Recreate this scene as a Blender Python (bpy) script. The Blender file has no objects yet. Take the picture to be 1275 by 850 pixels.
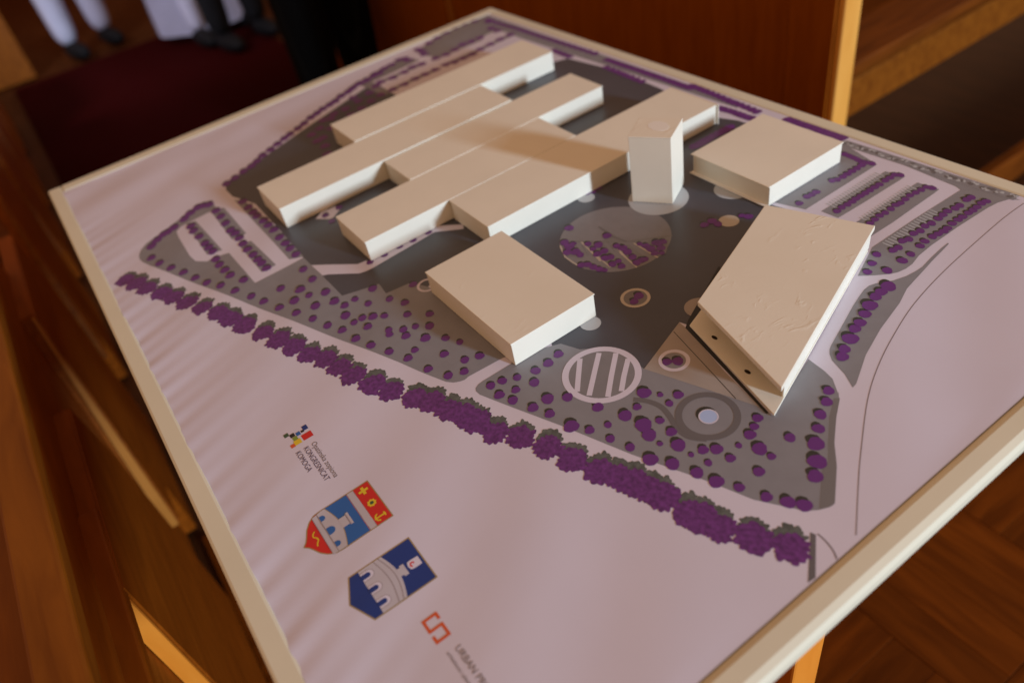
import bpy, bmesh, math, random
import numpy as np
from mathutils import Vector, Matrix

T = 0.78                      # height of the printed sheet above the floor
C = bpy.context.scene.collection
scene = bpy.context.scene
rnd = random.Random(7)

# ------------------------------------------------------------------ camera
cd = bpy.data.cameras.new('camera'); cam = bpy.data.objects.new('camera', cd); C.objects.link(cam)
R = ((0.5678032, 0.8062698, -0.1659176), (0.4764354, -0.4862599, -0.7325030), (-0.6712741, 0.3368685, -0.6602354))
cam.matrix_world = Matrix(((R[0][0], -R[1][0], -R[2][0], 1.404367), (R[0][1], -R[1][1], -R[2][1], 0.074435),
                           (R[0][2], -R[1][2], -R[2][2], T + 0.525606), (0, 0, 0, 1)))
cd.sensor_fit = 'HORIZONTAL'; cd.sensor_width = 36.0; cd.lens = 949.49 / 1275 * 36
cd.clip_start = 0.05; cd.clip_end = 60
cd.dof.use_dof = True; cd.dof.focus_distance = 0.745; cd.dof.aperture_fstop = 2.7
scene.camera = cam

# ------------------------------------------------------------------ light
w = bpy.data.worlds.new('World'); scene.world = w; w.use_nodes = True
bg = w.node_tree.nodes['Background']
bg.inputs[0].default_value = (1.0, 0.565, 0.33, 1); bg.inputs[1].default_value = 0.44
az, el, dist = math.radians(17.5), math.radians(12.5), 7.0
ld = bpy.data.lights.new('window_light', 'AREA'); lo = bpy.data.objects.new('window_light', ld); C.objects.link(lo)
aim = Vector((0.75, 0.5, T))
dirv = Vector((math.cos(el) * math.cos(az), math.cos(el) * math.sin(az), math.sin(el)))
lo.location = aim + dirv * dist
lo.rotation_euler = dirv.to_track_quat('Z', 'Y').to_euler()
ld.shape = 'RECTANGLE'; ld.size = 0.5; ld.size_y = 1.15
ld.energy = 515.0; ld.color = (0.64, 0.80, 0.98)
ld2 = bpy.data.lights.new('far_people_fill', 'SPOT'); lo2 = bpy.data.objects.new('far_people_fill', ld2); C.objects.link(lo2)  # added spot with no seen source, brightens the white clothes
lo2.location = (-1.6, -1.2, 2.3); ld2.energy = 230.0; ld2.color = (0.75, 0.80, 1.0); ld2.shadow_soft_size = 0.25
ld2.spot_size = math.radians(44); ld2.spot_blend = 0.6
lo2.rotation_euler = (Vector((-1.6, -1.2, 2.3)) - Vector((-3.75, 0.85, 0.25))).to_track_quat('Z', 'Y').to_euler()

vs = scene.view_settings
vs.view_transform = 'Standard'; vs.look = 'None'; vs.exposure = 0.0; vs.gamma = 1.0; vs.use_curve_mapping = False
try:
    scene.cycles.use_denoising = True
    scene.cycles.max_bounces = 6
except Exception: pass

# ------------------------------------------------------------------ materials
def mat(name, col, rough=0.5, spec=0.5, noise=0.0, nscale=40.0, bump=0.0, bscale=60.0, coat=0.0, stretch=(1, 1, 1), dark=None):
    m = bpy.data.materials.new(name); m.use_nodes = True
    nt = m.node_tree; b = nt.nodes['Principled BSDF']
    b.inputs['Base Color'].default_value = (*col, 1); b.inputs['Roughness'].default_value = rough
    b.inputs['Specular IOR Level'].default_value = spec
    if coat: b.inputs['Coat Weight'].default_value = coat; b.inputs['Coat Roughness'].default_value = 0.25
    if noise or bump:
        tc = nt.nodes.new('ShaderNodeTexCoord'); mp = nt.nodes.new('ShaderNodeMapping')
        mp.inputs['Scale'].default_value = stretch
        nt.links.new(tc.outputs['Object'], mp.inputs['Vector'])
    if noise:
        n = nt.nodes.new('ShaderNodeTexNoise'); n.inputs['Scale'].default_value = nscale; n.inputs['Detail'].default_value = 6
        nt.links.new(mp.outputs[0], n.inputs['Vector'])
        rp = nt.nodes.new('ShaderNodeValToRGB')
        d = dark or tuple(c * (1 - noise) for c in col)
        l = tuple(min(1, c * (1 + noise)) for c in col)
        rp.color_ramp.elements[0].position = 0.3; rp.color_ramp.elements[1].position = 0.7
        rp.color_ramp.elements[0].color = (*d, 1); rp.color_ramp.elements[1].color = (*l, 1)
        nt.links.new(n.outputs['Fac'], rp.inputs[0]); nt.links.new(rp.outputs[0], b.inputs['Base Color'])
    if bump:
        n2 = nt.nodes.new('ShaderNodeTexNoise'); n2.inputs['Scale'].default_value = bscale; n2.inputs['Detail'].default_value = 5
        nt.links.new(mp.outputs[0], n2.inputs['Vector'])
        bp = nt.nodes.new('ShaderNodeBump'); bp.inputs['Strength'].default_value = bump; bp.inputs['Distance'].default_value = 0.001
        nt.links.new(n2.outputs['Fac'], bp.inputs['Height']); nt.links.new(bp.outputs[0], b.inputs['Normal'])
    return m

def wood(name, c1, c2, rough=0.4, axis='X', scale=9.0, perobj=False, spec=0.5):
    m = bpy.data.materials.new(name); m.use_nodes = True
    nt = m.node_tree; b = nt.nodes['Principled BSDF']; b.inputs['Roughness'].default_value = rough
    b.inputs['Specular IOR Level'].default_value = spec
    tc = nt.nodes.new('ShaderNodeTexCoord'); mp = nt.nodes.new('ShaderNodeMapping')
    st = {'X': (1.2, scale, scale), 'Y': (scale, 1.2, scale), 'Z': (scale, scale, 1.2)}[axis]
    mp.inputs['Scale'].default_value = st
    nt.links.new(tc.outputs['Object'], mp.inputs['Vector'])
    if perobj:
        oi = nt.nodes.new('ShaderNodeObjectInfo'); cx = nt.nodes.new('ShaderNodeCombineXYZ')
        mu = nt.nodes.new('ShaderNodeMath'); mu.operation = 'MULTIPLY'; mu.inputs[1].default_value = 37.0
        nt.links.new(oi.outputs['Random'], mu.inputs[0])
        for i in range(3): nt.links.new(mu.outputs[0], cx.inputs[i])
        nt.links.new(cx.outputs[0], mp.inputs['Location'])
    n = nt.nodes.new('ShaderNodeTexNoise'); n.inputs['Scale'].default_value = 5.0; n.inputs['Detail'].default_value = 8; n.inputs['Distortion'].default_value = 0.6
    nt.links.new(mp.outputs[0], n.inputs['Vector'])
    rp = nt.nodes.new('ShaderNodeValToRGB'); rp.color_ramp.elements[0].position = 0.32; rp.color_ramp.elements[1].position = 0.68
    rp.color_ramp.elements[0].color = (*c1, 1); rp.color_ramp.elements[1].color = (*c2, 1)
    nt.links.new(n.outputs['Fac'], rp.inputs[0])
    out = rp.outputs[0]
    if perobj:
        hv = nt.nodes.new('ShaderNodeHueSaturation'); mr = nt.nodes.new('ShaderNodeMapRange')
        mr.inputs['To Min'].default_value = 0.75; mr.inputs['To Max'].default_value = 1.3
        nt.links.new(oi.outputs['Random'], mr.inputs[0]); nt.links.new(mr.outputs[0], hv.inputs['Value'])
        nt.links.new(out, hv.inputs['Color']); out = hv.outputs[0]
    nt.links.new(out, b.inputs['Base Color'])
    bp = nt.nodes.new('ShaderNodeBump'); bp.inputs['Strength'].default_value = 0.25; bp.inputs['Distance'].default_value = 0.001
    nt.links.new(n.outputs['Fac'], bp.inputs['Height']); nt.links.new(bp.outputs[0], b.inputs['Normal'])
    return m

M = {}
M['paper'] = mat('paper', (0.67, 0.635, 0.745), 0.42, 0.45, noise=0.02, nscale=9, bump=0.06, bscale=25)
M['ink_lawn'] = mat('ink_lawn', (0.243, 0.243, 0.268), 0.42, 0.45, noise=0.04, nscale=60)
M['ink_margin'] = mat('ink_margin', (0.185, 0.178, 0.18), 0.42, 0.45)
M['ink_plaza'] = mat('ink_plaza', (0.066, 0.069, 0.088), 0.36, 0.5, noise=0.06, nscale=20)
M['ink_white'] = mat('ink_white', (0.665, 0.63, 0.74), 0.42, 0.45)
M['ink_pale'] = mat('ink_pale', (0.47, 0.50, 0.53), 0.42, 0.45)
M['ink_garden'] = mat('ink_garden', (0.215, 0.207, 0.22), 0.42, 0.45, noise=0.05, nscale=80)
M['ink_deck'] = mat('ink_deck', (0.225, 0.215, 0.215), 0.42, 0.45)
M['ink_sand'] = mat('ink_sand', (0.36, 0.31, 0.275), 0.42, 0.45, noise=0.08, nscale=30)
M['ink_peach'] = mat('ink_peach', (0.52, 0.46, 0.38), 0.42, 0.45)
M['ink_purple'] = mat('ink_purple', (0.135, 0.029, 0.205), 0.42, 0.45, noise=0.22, nscale=160)
M['ink_hedge'] = mat('ink_hedge', (0.135, 0.032, 0.185), 0.42, 0.45, noise=0.38, nscale=260)
M['ink_violet'] = mat('ink_violet', (0.165, 0.040, 0.245), 0.42, 0.45, noise=0.25, nscale=300)
M['ink_shade'] = mat('ink_shade', (0.034, 0.036, 0.032), 0.42, 0.45)
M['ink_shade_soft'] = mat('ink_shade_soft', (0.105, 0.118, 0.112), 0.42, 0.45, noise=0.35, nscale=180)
M['ink_line'] = mat('ink_line', (0.19, 0.165, 0.19), 0.42, 0.45)
M['ink_path'] = mat('ink_path', (0.14, 0.132, 0.14), 0.42, 0.45)
M['ink_water'] = mat('ink_water', (0.42, 0.55, 0.85), 0.30, 0.5)
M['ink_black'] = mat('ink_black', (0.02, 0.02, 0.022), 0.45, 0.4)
M['ink_red'] = mat('ink_red', (0.62, 0.022, 0.02), 0.42, 0.45)
M['ink_blue'] = mat('ink_blue', (0.022, 0.13, 0.42), 0.42, 0.45)
M['ink_navy'] = mat('ink_navy', (0.010, 0.040, 0.21), 0.42, 0.45)
M['ink_gold'] = mat('ink_gold', (0.36, 0.26, 0.10), 0.42, 0.45)
M['ink_yellow'] = mat('ink_yellow', (0.75, 0.55, 0.03), 0.42, 0.45)
M['ink_stone'] = mat('ink_stone', (0.52, 0.49, 0.54), 0.42, 0.45)
M['ink_stone_dark'] = mat('ink_stone_dark', (0.30, 0.25, 0.27), 0.42, 0.45)
M['ink_orange'] = mat('ink_orange', (0.68, 0.11, 0.03), 0.42, 0.45)
M['ink_green'] = mat('ink_green', (0.05, 0.10, 0.05), 0.42, 0.45)
M['ink_lime'] = mat('ink_lime', (0.22, 0.33, 0.05), 0.42, 0.45)
M['ink_text'] = mat('ink_text', (0.09, 0.075, 0.15), 0.42, 0.45)
M['ink_grey'] = mat('ink_grey', (0.20, 0.18, 0.20), 0.42, 0.45)
M['card'] = mat('card', (0.83, 0.785, 0.655), 0.55, 0.35, noise=0.025, nscale=14, bump=0.10, bscale=90)
M['card_edge'] = mat('card_edge', (0.84, 0.81, 0.74), 0.55, 0.35)
def rough_card(name, strength, sc):
    # painted card: nearly smooth, with sparse raised brush strokes and a few small pits
    m = mat(name, (0.80, 0.73, 0.60), 0.45, 0.4)
    nt = m.node_tree; b = nt.nodes['Principled BSDF']; L_ = nt.links.new
    tc = nt.nodes.new('ShaderNodeTexCoord'); mp = nt.nodes.new('ShaderNodeMapping'); mp.inputs['Scale'].default_value = (1.0, 0.45, 1.0); mp.inputs['Rotation'].default_value = (0, 0, 0.35)
    L_(tc.outputs['Object'], mp.inputs['Vector'])
    n1 = nt.nodes.new('ShaderNodeTexNoise'); n1.inputs['Scale'].default_value = sc; n1.inputs['Detail'].default_value = 3; n1.inputs['Distortion'].default_value = 1.4
    L_(mp.outputs[0], n1.inputs['Vector'])
    r1 = nt.nodes.new('ShaderNodeMapRange'); r1.inputs['From Min'].default_value = 0.56; r1.inputs['From Max'].default_value = 0.72; L_(n1.outputs['Fac'], r1.inputs[0])
    n2 = nt.nodes.new('ShaderNodeTexNoise'); n2.inputs['Scale'].default_value = 24; n2.inputs['Detail'].default_value = 2; L_(tc.outputs['Object'], n2.inputs['Vector'])
    r2 = nt.nodes.new('ShaderNodeMapRange'); r2.inputs['From Min'].default_value = 0.46; r2.inputs['From Max'].default_value = 0.64; L_(n2.outputs['Fac'], r2.inputs[0])
    mu = nt.nodes.new('ShaderNodeMath'); mu.operation = 'MULTIPLY'; L_(r1.outputs[0], mu.inputs[0]); L_(r2.outputs[0], mu.inputs[1])
    n3 = nt.nodes.new('ShaderNodeTexNoise'); n3.inputs['Scale'].default_value = 300; n3.inputs['Detail'].default_value = 3; L_(tc.outputs['Object'], n3.inputs['Vector'])
    ad = nt.nodes.new('ShaderNodeMath'); ad.operation = 'MULTIPLY_ADD'; ad.inputs[1].default_value = 0.10; L_(n3.outputs['Fac'], ad.inputs[0]); L_(mu.outputs[0], ad.inputs[2])
    bp = nt.nodes.new('ShaderNodeBump'); bp.inputs['Strength'].default_value = strength; bp.inputs['Distance'].default_value = 0.001
    L_(ad.outputs[0], bp.inputs['Height']); L_(bp.outputs[0], b.inputs['Normal'])
    n4 = nt.nodes.new('ShaderNodeTexNoise'); n4.inputs['Scale'].default_value = 9; n4.inputs['Detail'].default_value = 4; L_(tc.outputs['Object'], n4.inputs['Vector'])
    rp = nt.nodes.new('ShaderNodeValToRGB'); rp.color_ramp.elements[0].position = 0.3; rp.color_ramp.elements[1].position = 0.7
    rp.color_ramp.elements[0].color = (0.80, 0.745, 0.61, 1); rp.color_ramp.elements[1].color = (0.845, 0.795, 0.665, 1)
    L_(n4.outputs['Fac'], rp.inputs[0]); L_(rp.outputs[0], b.inputs['Base Color'])
    return m
M['rough_card'] = rough_card('rough_card', 0.27, 75)
M['fine_card'] = rough_card('fine_card', 0.12, 60)
M['rim'] = mat('rim', (0.73, 0.69, 0.53), 0.45, 0.4, noise=0.04, nscale=7, bump=0.15, bscale=20)
M['notch'] = mat('notch', (0.03, 0.02, 0.012), 0.8, 0.2)
M['wood'] = wood('mahogany', (0.24, 0.055, 0.0015), (0.31, 0.078, 0.003), 0.5, 'Z', spec=0.12)
M['wood_x'] = wood('mahogany_rail', (0.16, 0.042, 0.003), (0.25, 0.075, 0.006), 0.45, 'X', spec=0.15)
M['wood_pew'] = wood('pew_wood', (0.33, 0.075, 0.003), (0.46, 0.12, 0.006), 0.5, 'X', spec=0.12)
M['wood_end'] = wood('end_panel_wood', (0.20, 0.045, 0.002), (0.30, 0.072, 0.004), 0.5, 'X', spec=0.12)
M['wood_y'] = wood('mahogany_bench', (0.095, 0.022, 0.0015), (0.18, 0.046, 0.004), 0.5, 'Y', spec=0.1)
M['lit_edge'] = wood('lit_edge_wood', (0.42, 0.15, 0.018), (0.50, 0.19, 0.028), 0.42, 'Z', 6, spec=0.3)  # bench edges: panel wood made lighter, window light put into the colour
M['lit_edge_pale'] = wood('lit_edge_pale', (0.74, 0.33, 0.055), (0.82, 0.40, 0.08), 0.42, 'Z', 6, spec=0.3)  # brightest bench edge, light on it put into the wood colour
M['amber_leg_lit_edge'] = wood('amber_leg_lit_edge', (0.74, 0.235, 0.022), (0.82, 0.29, 0.035), 0.42, 'Z', 6, spec=0.2)  # table leg wood; on the nearest bench edge it paints the window light
M['parquet'] = wood('parquet', (0.095, 0.020, 0.0008), (0.160, 0.036, 0.002), 0.5, 'Y', 10, perobj=True, spec=0.08)
M['floor'] = wood('floorboards', (0.045, 0.012, 0.002), (0.07, 0.02, 0.004), 0.5, 'X', 8, spec=0.2)
M['carpet'] = mat('carpet', (0.030, 0.0007, 0.0006), 0.95, 0.05, noise=0.3, nscale=220, bump=0.5, bscale=500)
M['black_cloth'] = mat('black_cloth', (0.012, 0.013, 0.015), 0.9, 0.2, noise=0.2, nscale=60)
M['white_cloth'] = mat('white_cloth', (0.62, 0.64, 0.80), 0.85, 0.2, noise=0.05, nscale=10)
M['grey_cloth'] = mat('grey_cloth', (0.10, 0.085, 0.09), 0.9, 0.2)
M['skin'] = mat('skin', (0.45, 0.26, 0.19), 0.55, 0.4)
M['hair'] = mat('hair', (0.03, 0.018, 0.01), 0.6, 0.4)
M['shoe'] = mat('shoe', (0.006, 0.006, 0.007), 0.7, 0.2)

# pinstripe: fine vertical stripes in the cloth itself
def pinstripe():
    m = mat('pinstripe_cloth', (0.004, 0.004, 0.005), 0.9, 0.1)
    nt = m.node_tree; b = nt.nodes['Principled BSDF']
    tc = nt.nodes.new('ShaderNodeTexCoord'); wv = nt.nodes.new('ShaderNodeTexWave'); wv.inputs['Scale'].default_value = 16
    wv.bands_direction = 'DIAGONAL'
    mp = nt.nodes.new('ShaderNodeMapping'); mp.inputs['Scale'].default_value = (1, 1, 0)
    nt.links.new(tc.outputs['Object'], mp.inputs['Vector']); nt.links.new(mp.outputs[0], wv.inputs['Vector'])
    rp = nt.nodes.new('ShaderNodeValToRGB'); rp.color_ramp.elements[0].position = 0.86; rp.color_ramp.elements[1].position = 0.97
    rp.color_ramp.elements[0].color = (0.003, 0.0033, 0.0036, 1); rp.color_ramp.elements[1].color = (0.010, 0.011, 0.012, 1)
    nt.links.new(wv.outputs['Fac'], rp.inputs[0]); nt.links.new(rp.outputs[0], b.inputs['Base Color'])
    return m
M['pinstripe'] = pinstripe()

# ------------------------------------------------------------------ helpers
def obj(name, bm, m, parent=None, smooth=False):
    me = bpy.data.meshes.new(name)
    if smooth:
        for f in bm.faces: f.smooth = True
    bm.to_mesh(me); bm.free()
    for x in (m if isinstance(m, (list, tuple)) else [m]): me.materials.append(x)
    o = bpy.data.objects.new(name, me); C.objects.link(o)
    if parent: o.parent = parent
    return o

def thing(name, label, cat, loc=(0, 0, 0), group=None):
    o = bpy.data.objects.new(name, None); C.objects.link(o); o.location = loc; o.empty_display_size = 0.05
    return tag(o, label, cat, group)

def tag(o, label, cat, group=None):
    o['label'] = label; o['category'] = cat
    if group: o['group'] = group
    return o

def box(bm, a, b, bev=0.0, mi=0):
    vs_ = [bm.verts.new((x, y, z)) for z in (a[2], b[2]) for x, y in ((a[0], a[1]), (b[0], a[1]), (b[0], b[1]), (a[0], b[1]))]
    fs = [bm.faces.new([vs_[i] for i in q]) for q in ((3, 2, 1, 0), (4, 5, 6, 7), (0, 1, 5, 4), (1, 2, 6, 5), (2, 3, 7, 6), (3, 0, 4, 7))]
    for f in fs: f.material_index = mi
    if bev:
        bmesh.ops.bevel(bm, geom=list({e for f in fs for e in f.edges}), offset=bev, segments=2, affect='EDGES', profile=0.5)

def boxo(name, a, b, m, parent=None, bev=0.0):
    bm = bmesh.new(); box(bm, a, b, bev); return obj(name, bm, m, parent)

def prism(bm, pts, z0, z1, bev=0.0):
    lo_ = [bm.verts.new((x, y, z0)) for x, y in pts]; hi = [bm.verts.new((x, y, z1)) for x, y in pts]
    n = len(pts); fs = [bm.faces.new(hi), bm.faces.new(lo_[::-1])]
    for i in range(n): fs.append(bm.faces.new((lo_[i], lo_[(i + 1) % n], hi[(i + 1) % n], hi[i])))
    bmesh.ops.recalc_face_normals(bm, faces=fs)
    if bev: bmesh.ops.bevel(bm, geom=list({e for f in fs for e in f.edges}), offset=bev, segments=2, affect='EDGES', profile=0.5)

# ------------------------------------------------------------------ the relief of the loose sheet
SHX, SHY = (0.026, 1.241), (0.0195, 0.880)
def relief(x, y):
    x = np.asarray(x, float); y = np.asarray(y, float)
    d = np.maximum(y - 0.02, 0)
    u = x + 0.35 * d
    fold = (np.sin(2 * np.pi * u / 0.027 + 1.6 * np.sin(9 * u)) * 0.6 + np.sin(2 * np.pi * u / 0.047 + 2.0) * 0.5)
    env = np.exp(-d / 0.042) * np.clip((x - 0.14) / 0.1, 0, 1)
    amp = 0.00058 * (0.65 + 0.5 * np.sin(7.3 * x + 0.4) ** 2)
    h = amp * env * fold
    # slack paper along the far left corner and slow waves over the empty white areas
    h += 0.0006 * np.exp(-((x - 0.10) / 0.07) ** 2) * np.sin(2 * np.pi * (x * 0.9 + y * 0.25) / 0.11)
    wht = np.clip((x - 0.93) / 0.12, 0, 1) * np.clip((y - 0.44) / 0.1, 0, 1) + np.clip((0.33 - y) / 0.1, 0, 1)
    h += 0.0006 * wht * (np.sin(2 * np.pi * (x * 0.83 + y * 0.56) / 0.125 + 0.6) + 0.6 * np.sin(2 * np.pi * (x * 0.5 - y * 0.8) / 0.17 + 1.1))
    h += 0.00025 * np.sin(2 * np.pi * (x + 0.3 * y) / 0.21) * np.cos(2 * np.pi * y / 0.26)
    edge = np.minimum.reduce([(x - SHX[0]) / 0.012, (SHX[1] - x) / 0.012, (SHY[1] - y) / 0.012, np.ones_like(x)])
    return h * np.clip(edge, 0, 1)
LAY = 0.00006
def zof(x, y, layer): return float(relief(x, y)) + layer * LAY

def drape(name, polys, layer, m, parent, grid=0.01):
    bm = bmesh.new()
    for pts in polys:
        vs_ = [bm.verts.new((x, y, 0)) for x, y in pts]
        f = bm.faces.new(vs_)
        if f.normal.z < 0: f.normal_flip()
    bm.faces.ensure_lookup_table()
    bmesh.ops.recalc_face_normals(bm, faces=bm.faces)
    bmesh.ops.triangulate(bm, faces=list(bm.faces))
    for f in bm.faces:
        f.normal_update()
        if f.normal.z < 0: f.normal_flip()
    if grid:
        xs = [v.co.x for v in bm.verts]; ys = [v.co.y for v in bm.verts]
        for ax, a, b in ((0, min(xs), max(xs)), (1, min(ys), max(ys))):
            k = math.floor(a / grid) + 1
            while k * grid < b:
                co = [0, 0, 0]; no = [0, 0, 0]; co[ax] = k * grid; no[ax] = 1
                bmesh.ops.bisect_plane(bm, geom=list(bm.verts) + list(bm.edges) + list(bm.faces), plane_co=co, plane_no=no, dist=1e-6)
                k += 1
    vv = list(bm.verts); h = relief([v.co.x for v in vv], [v.co.y for v in vv])
    for v, q in zip(vv, h): v.co.z = T + q + layer * LAY
    return obj(name, bm, m, parent, smooth=True)

def disc(x, y, r, n=40, r2=None, a0=0.0):
    return [(x + r * math.cos(a0 + 2 * math.pi * i / n), y + (r2 or r) * math.sin(a0 + 2 * math.pi * i / n)) for i in range(n)]

def smoothpts(pts, n=4, closed=False):
    out = []; N = len(pts)
    for i in range(N if closed else N - 1):
        p = [np.array(pts[(i + k) % N] if closed else pts[min(max(i + k, 0), N - 1)]) for k in (-1, 0, 1, 2)]
        for j in range(n):
            t = j / n
            q = 0.5 * ((2 * p[1]) + (-p[0] + p[2]) * t + (2 * p[0] - 5 * p[1] + 4 * p[2] - p[3]) * t * t + (-p[0] + 3 * p[1] - 3 * p[2] + p[3]) * t ** 3)
            out.append((float(q[0]), float(q[1])))
    if not closed: out.append(tuple(pts[-1]))
    return out

def ribbon(pts, w0):
    P = []
    for p, q in zip(pts, pts[1:]):
        k = max(1, math.ceil(math.dist(p, q) / 0.006))
        P += [Vector((p[0] + (q[0] - p[0]) * i / k, p[1] + (q[1] - p[1]) * i / k, 0)) for i in range(k)]
    P.append(Vector((*pts[-1], 0))); L, Rr = [], []
    for i, p in enumerate(P):
        d = (P[min(i + 1, len(P) - 1)] - P[max(i - 1, 0)]).normalized(); n = Vector((-d.y, d.x, 0)) * w0 / 2
        L.append((p + n)[:2]); Rr.append((p - n)[:2])
    return [[L[i], L[i + 1], Rr[i + 1], Rr[i]] for i in range(len(P) - 1)]

def ring(x, y, ro, ri, n=48):
    a = disc(x, y, ro, n); b = disc(x, y, ri, n)
    return [[a[i], a[(i + 1) % n], b[(i + 1) % n], b[i]] for i in range(n)]
# ------------------------------------------------------------------ the drawing on the sheet, in metres on the sheet
POLY = {'bed_a': [(0.9486, 0.7258), (0.9505, 0.8378), (0.9737, 0.8417), (0.9741, 0.8324), (0.9726, 0.7764), (0.9705, 0.727)],
 'bed_b': [(0.9898, 0.7241), (0.9914, 0.8385), (1.0166, 0.8407), (1.0172, 0.8311), (1.0184, 0.7558), (1.0166, 0.7074)],
 'lawn_back': [(0.8892, 0.7045), (0.9338, 0.7176), (0.9342, 0.8449), (0.8762, 0.8617), (0.8366, 0.8317)],
 'lawn_corner': [(1.0494, 0.6554), (1.0366, 0.688), (1.03, 0.7049), (1.031, 0.7768), (1.0336, 0.8536), (1.0259, 0.8568), (0.9954, 0.8588), (0.8667, 0.8682),
                 (0.9119, 0.8698), (0.9883, 0.8678), (1.044, 0.8657), (1.0869, 0.8713), (1.0895, 0.8711), (1.0805, 0.8657), (1.0756, 0.8533), (1.0734, 0.8392),
                 (1.0719, 0.8157), (1.0704, 0.7898), (1.0701, 0.746), (1.0717, 0.7223), (1.0754, 0.7063), (1.0756, 0.6956), (1.0737, 0.6855), (1.07, 0.6779),
                 (1.0602, 0.6661)],
 'lawn_left': [(0.3405, 0.072), (0.3289, 0.0776), (0.3177, 0.0887), (0.3062, 0.1155), (0.2933, 0.1435), (0.2781, 0.1715), (0.283, 0.1908), (0.3004, 0.1987),
               (0.3136, 0.1929), (0.3127, 0.1843), (0.3162, 0.1397), (0.3243, 0.1312), (0.3431, 0.1292), (0.4071, 0.1269), (0.4256, 0.1293), (0.4389, 0.1413),
               (0.4363, 0.1502), (0.4435, 0.1708), (0.5424, 0.1727), (0.5385, 0.2418), (0.6546, 0.2436), (0.6682, 0.2873), (0.6917, 0.2844), (0.6965, 0.3155),
               (0.7197, 0.3267), (0.8136, 0.3415), (0.8866, 0.3335), (0.8835, 0.3204), (0.8811, 0.2806), (0.8822, 0.2753), (0.8811, 0.2714), (0.8793, 0.2679),
               (0.8772, 0.2647), (0.8705, 0.2597), (0.8403, 0.2485), (0.8128, 0.2393), (0.7172, 0.203), (0.3835, 0.0772), (0.3618, 0.0708), (0.3497, 0.0698)],
 'lawn_margin': [(1.1425, 0.5072), (1.1542, 0.4874), (1.1706, 0.4639), (1.1871, 0.4458), (1.2084, 0.4161), (1.2079, 0.4094), (1.2045, 0.4027), (1.1796, 0.4377),
                 (1.1797, 0.4444), (1.1672, 0.4603), (1.1503, 0.4833), (1.139, 0.5036)],
 'lawn_right': [(0.8998, 0.277), (0.9037, 0.2749), (0.9105, 0.2753), (0.9985, 0.3092), (1.067, 0.3338), (1.1284, 0.3597), (1.166, 0.3735), (1.1957, 0.3923),
                (1.2005, 0.3967), (1.2044, 0.402), (1.2079, 0.4094), (1.2088, 0.4134), (1.2084, 0.4161), (1.1871, 0.4458), (1.1757, 0.458), (1.1707, 0.4639),
                (1.1539, 0.4876), (1.1447, 0.5036), (1.1371, 0.5124), (1.1378, 0.5108), (1.1234, 0.522), (1.1122, 0.5253), (1.0925, 0.5279), (1.1043, 0.4902),
                (1.1168, 0.4515), (1.1029, 0.4521), (0.9959, 0.4119), (0.9496, 0.409), (0.9303, 0.3851), (0.9096, 0.3764), (0.8926, 0.3394), (0.8967, 0.3218),
                (0.8966, 0.2875), (0.8974, 0.2816)],
 'leaf_lawn': [(1.0972, 0.5514), (1.0948, 0.5567), (1.0854, 0.5838), (1.0746, 0.6146), (1.0699, 0.6305), (1.0671, 0.6417), (1.0668, 0.6495), (1.0691, 0.6565),
               (1.0783, 0.6713), (1.0828, 0.6853), (1.0845, 0.6982), (1.0848, 0.7082), (1.0818, 0.7284), (1.0797, 0.7477), (1.0792, 0.7601), (1.0807, 0.7592),
               (1.0827, 0.7459), (1.0857, 0.7239), (1.0891, 0.7043), (1.0923, 0.6842), (1.0948, 0.6692), (1.1028, 0.6463), (1.1126, 0.6037), (1.1246, 0.5663),
               (1.1413, 0.5307), (1.1421, 0.5248), (1.1273, 0.5337), (1.1081, 0.5409), (1.1013, 0.5462)],
 'park_beds': [[(0.3155, 0.1485), (0.3198, 0.1617), (0.4287, 0.1662), (0.4226, 0.1464)],
               [(0.3124, 0.1874), (0.3191, 0.2059), (0.4173, 0.2059), (0.4143, 0.1855)],
               [(0.4367, 0.1877), (0.4408, 0.204), (0.5252, 0.2082), (0.5264, 0.1879)]],
 'park_strip': [(0.3108, 0.2252), (0.3276, 0.2359), (0.4399, 0.2434), (0.5365, 0.2427), (0.5272, 0.2262)],
 'plaza': [(0.248, 0.2327), (0.1783, 0.3993), (0.1073, 0.5898), (0.1741, 0.6929), (0.3095, 0.7416), (0.347, 0.83), (0.4492, 0.8434), (0.5625, 0.8395),
           (0.6394, 0.8289), (0.7018, 0.8225), (0.7261, 0.8314), (0.7686, 0.8344), (0.8547, 0.7948), (0.8951, 0.7005), (0.9229, 0.7062), (0.9866, 0.6241),
           (0.997, 0.5171), (0.9792, 0.4847), (0.9714, 0.4823), (0.9956, 0.4131), (0.9876, 0.3865), (0.9484, 0.3705), (0.9256, 0.3558), (0.8493, 0.4033),
           (0.7029, 0.3675), (0.7197, 0.3267), (0.6965, 0.3155), (0.6917, 0.2844), (0.6682, 0.2873), (0.6546, 0.2436), (0.538, 0.2413), (0.4451, 0.2441),
           (0.3496, 0.2448), (0.2983, 0.2273), (0.2659, 0.2266)],
 'rim_strip': [(0.0342, 0.8643), (0.0862, 0.8651), (0.2409, 0.8659), (0.3755, 0.8704)]}
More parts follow.
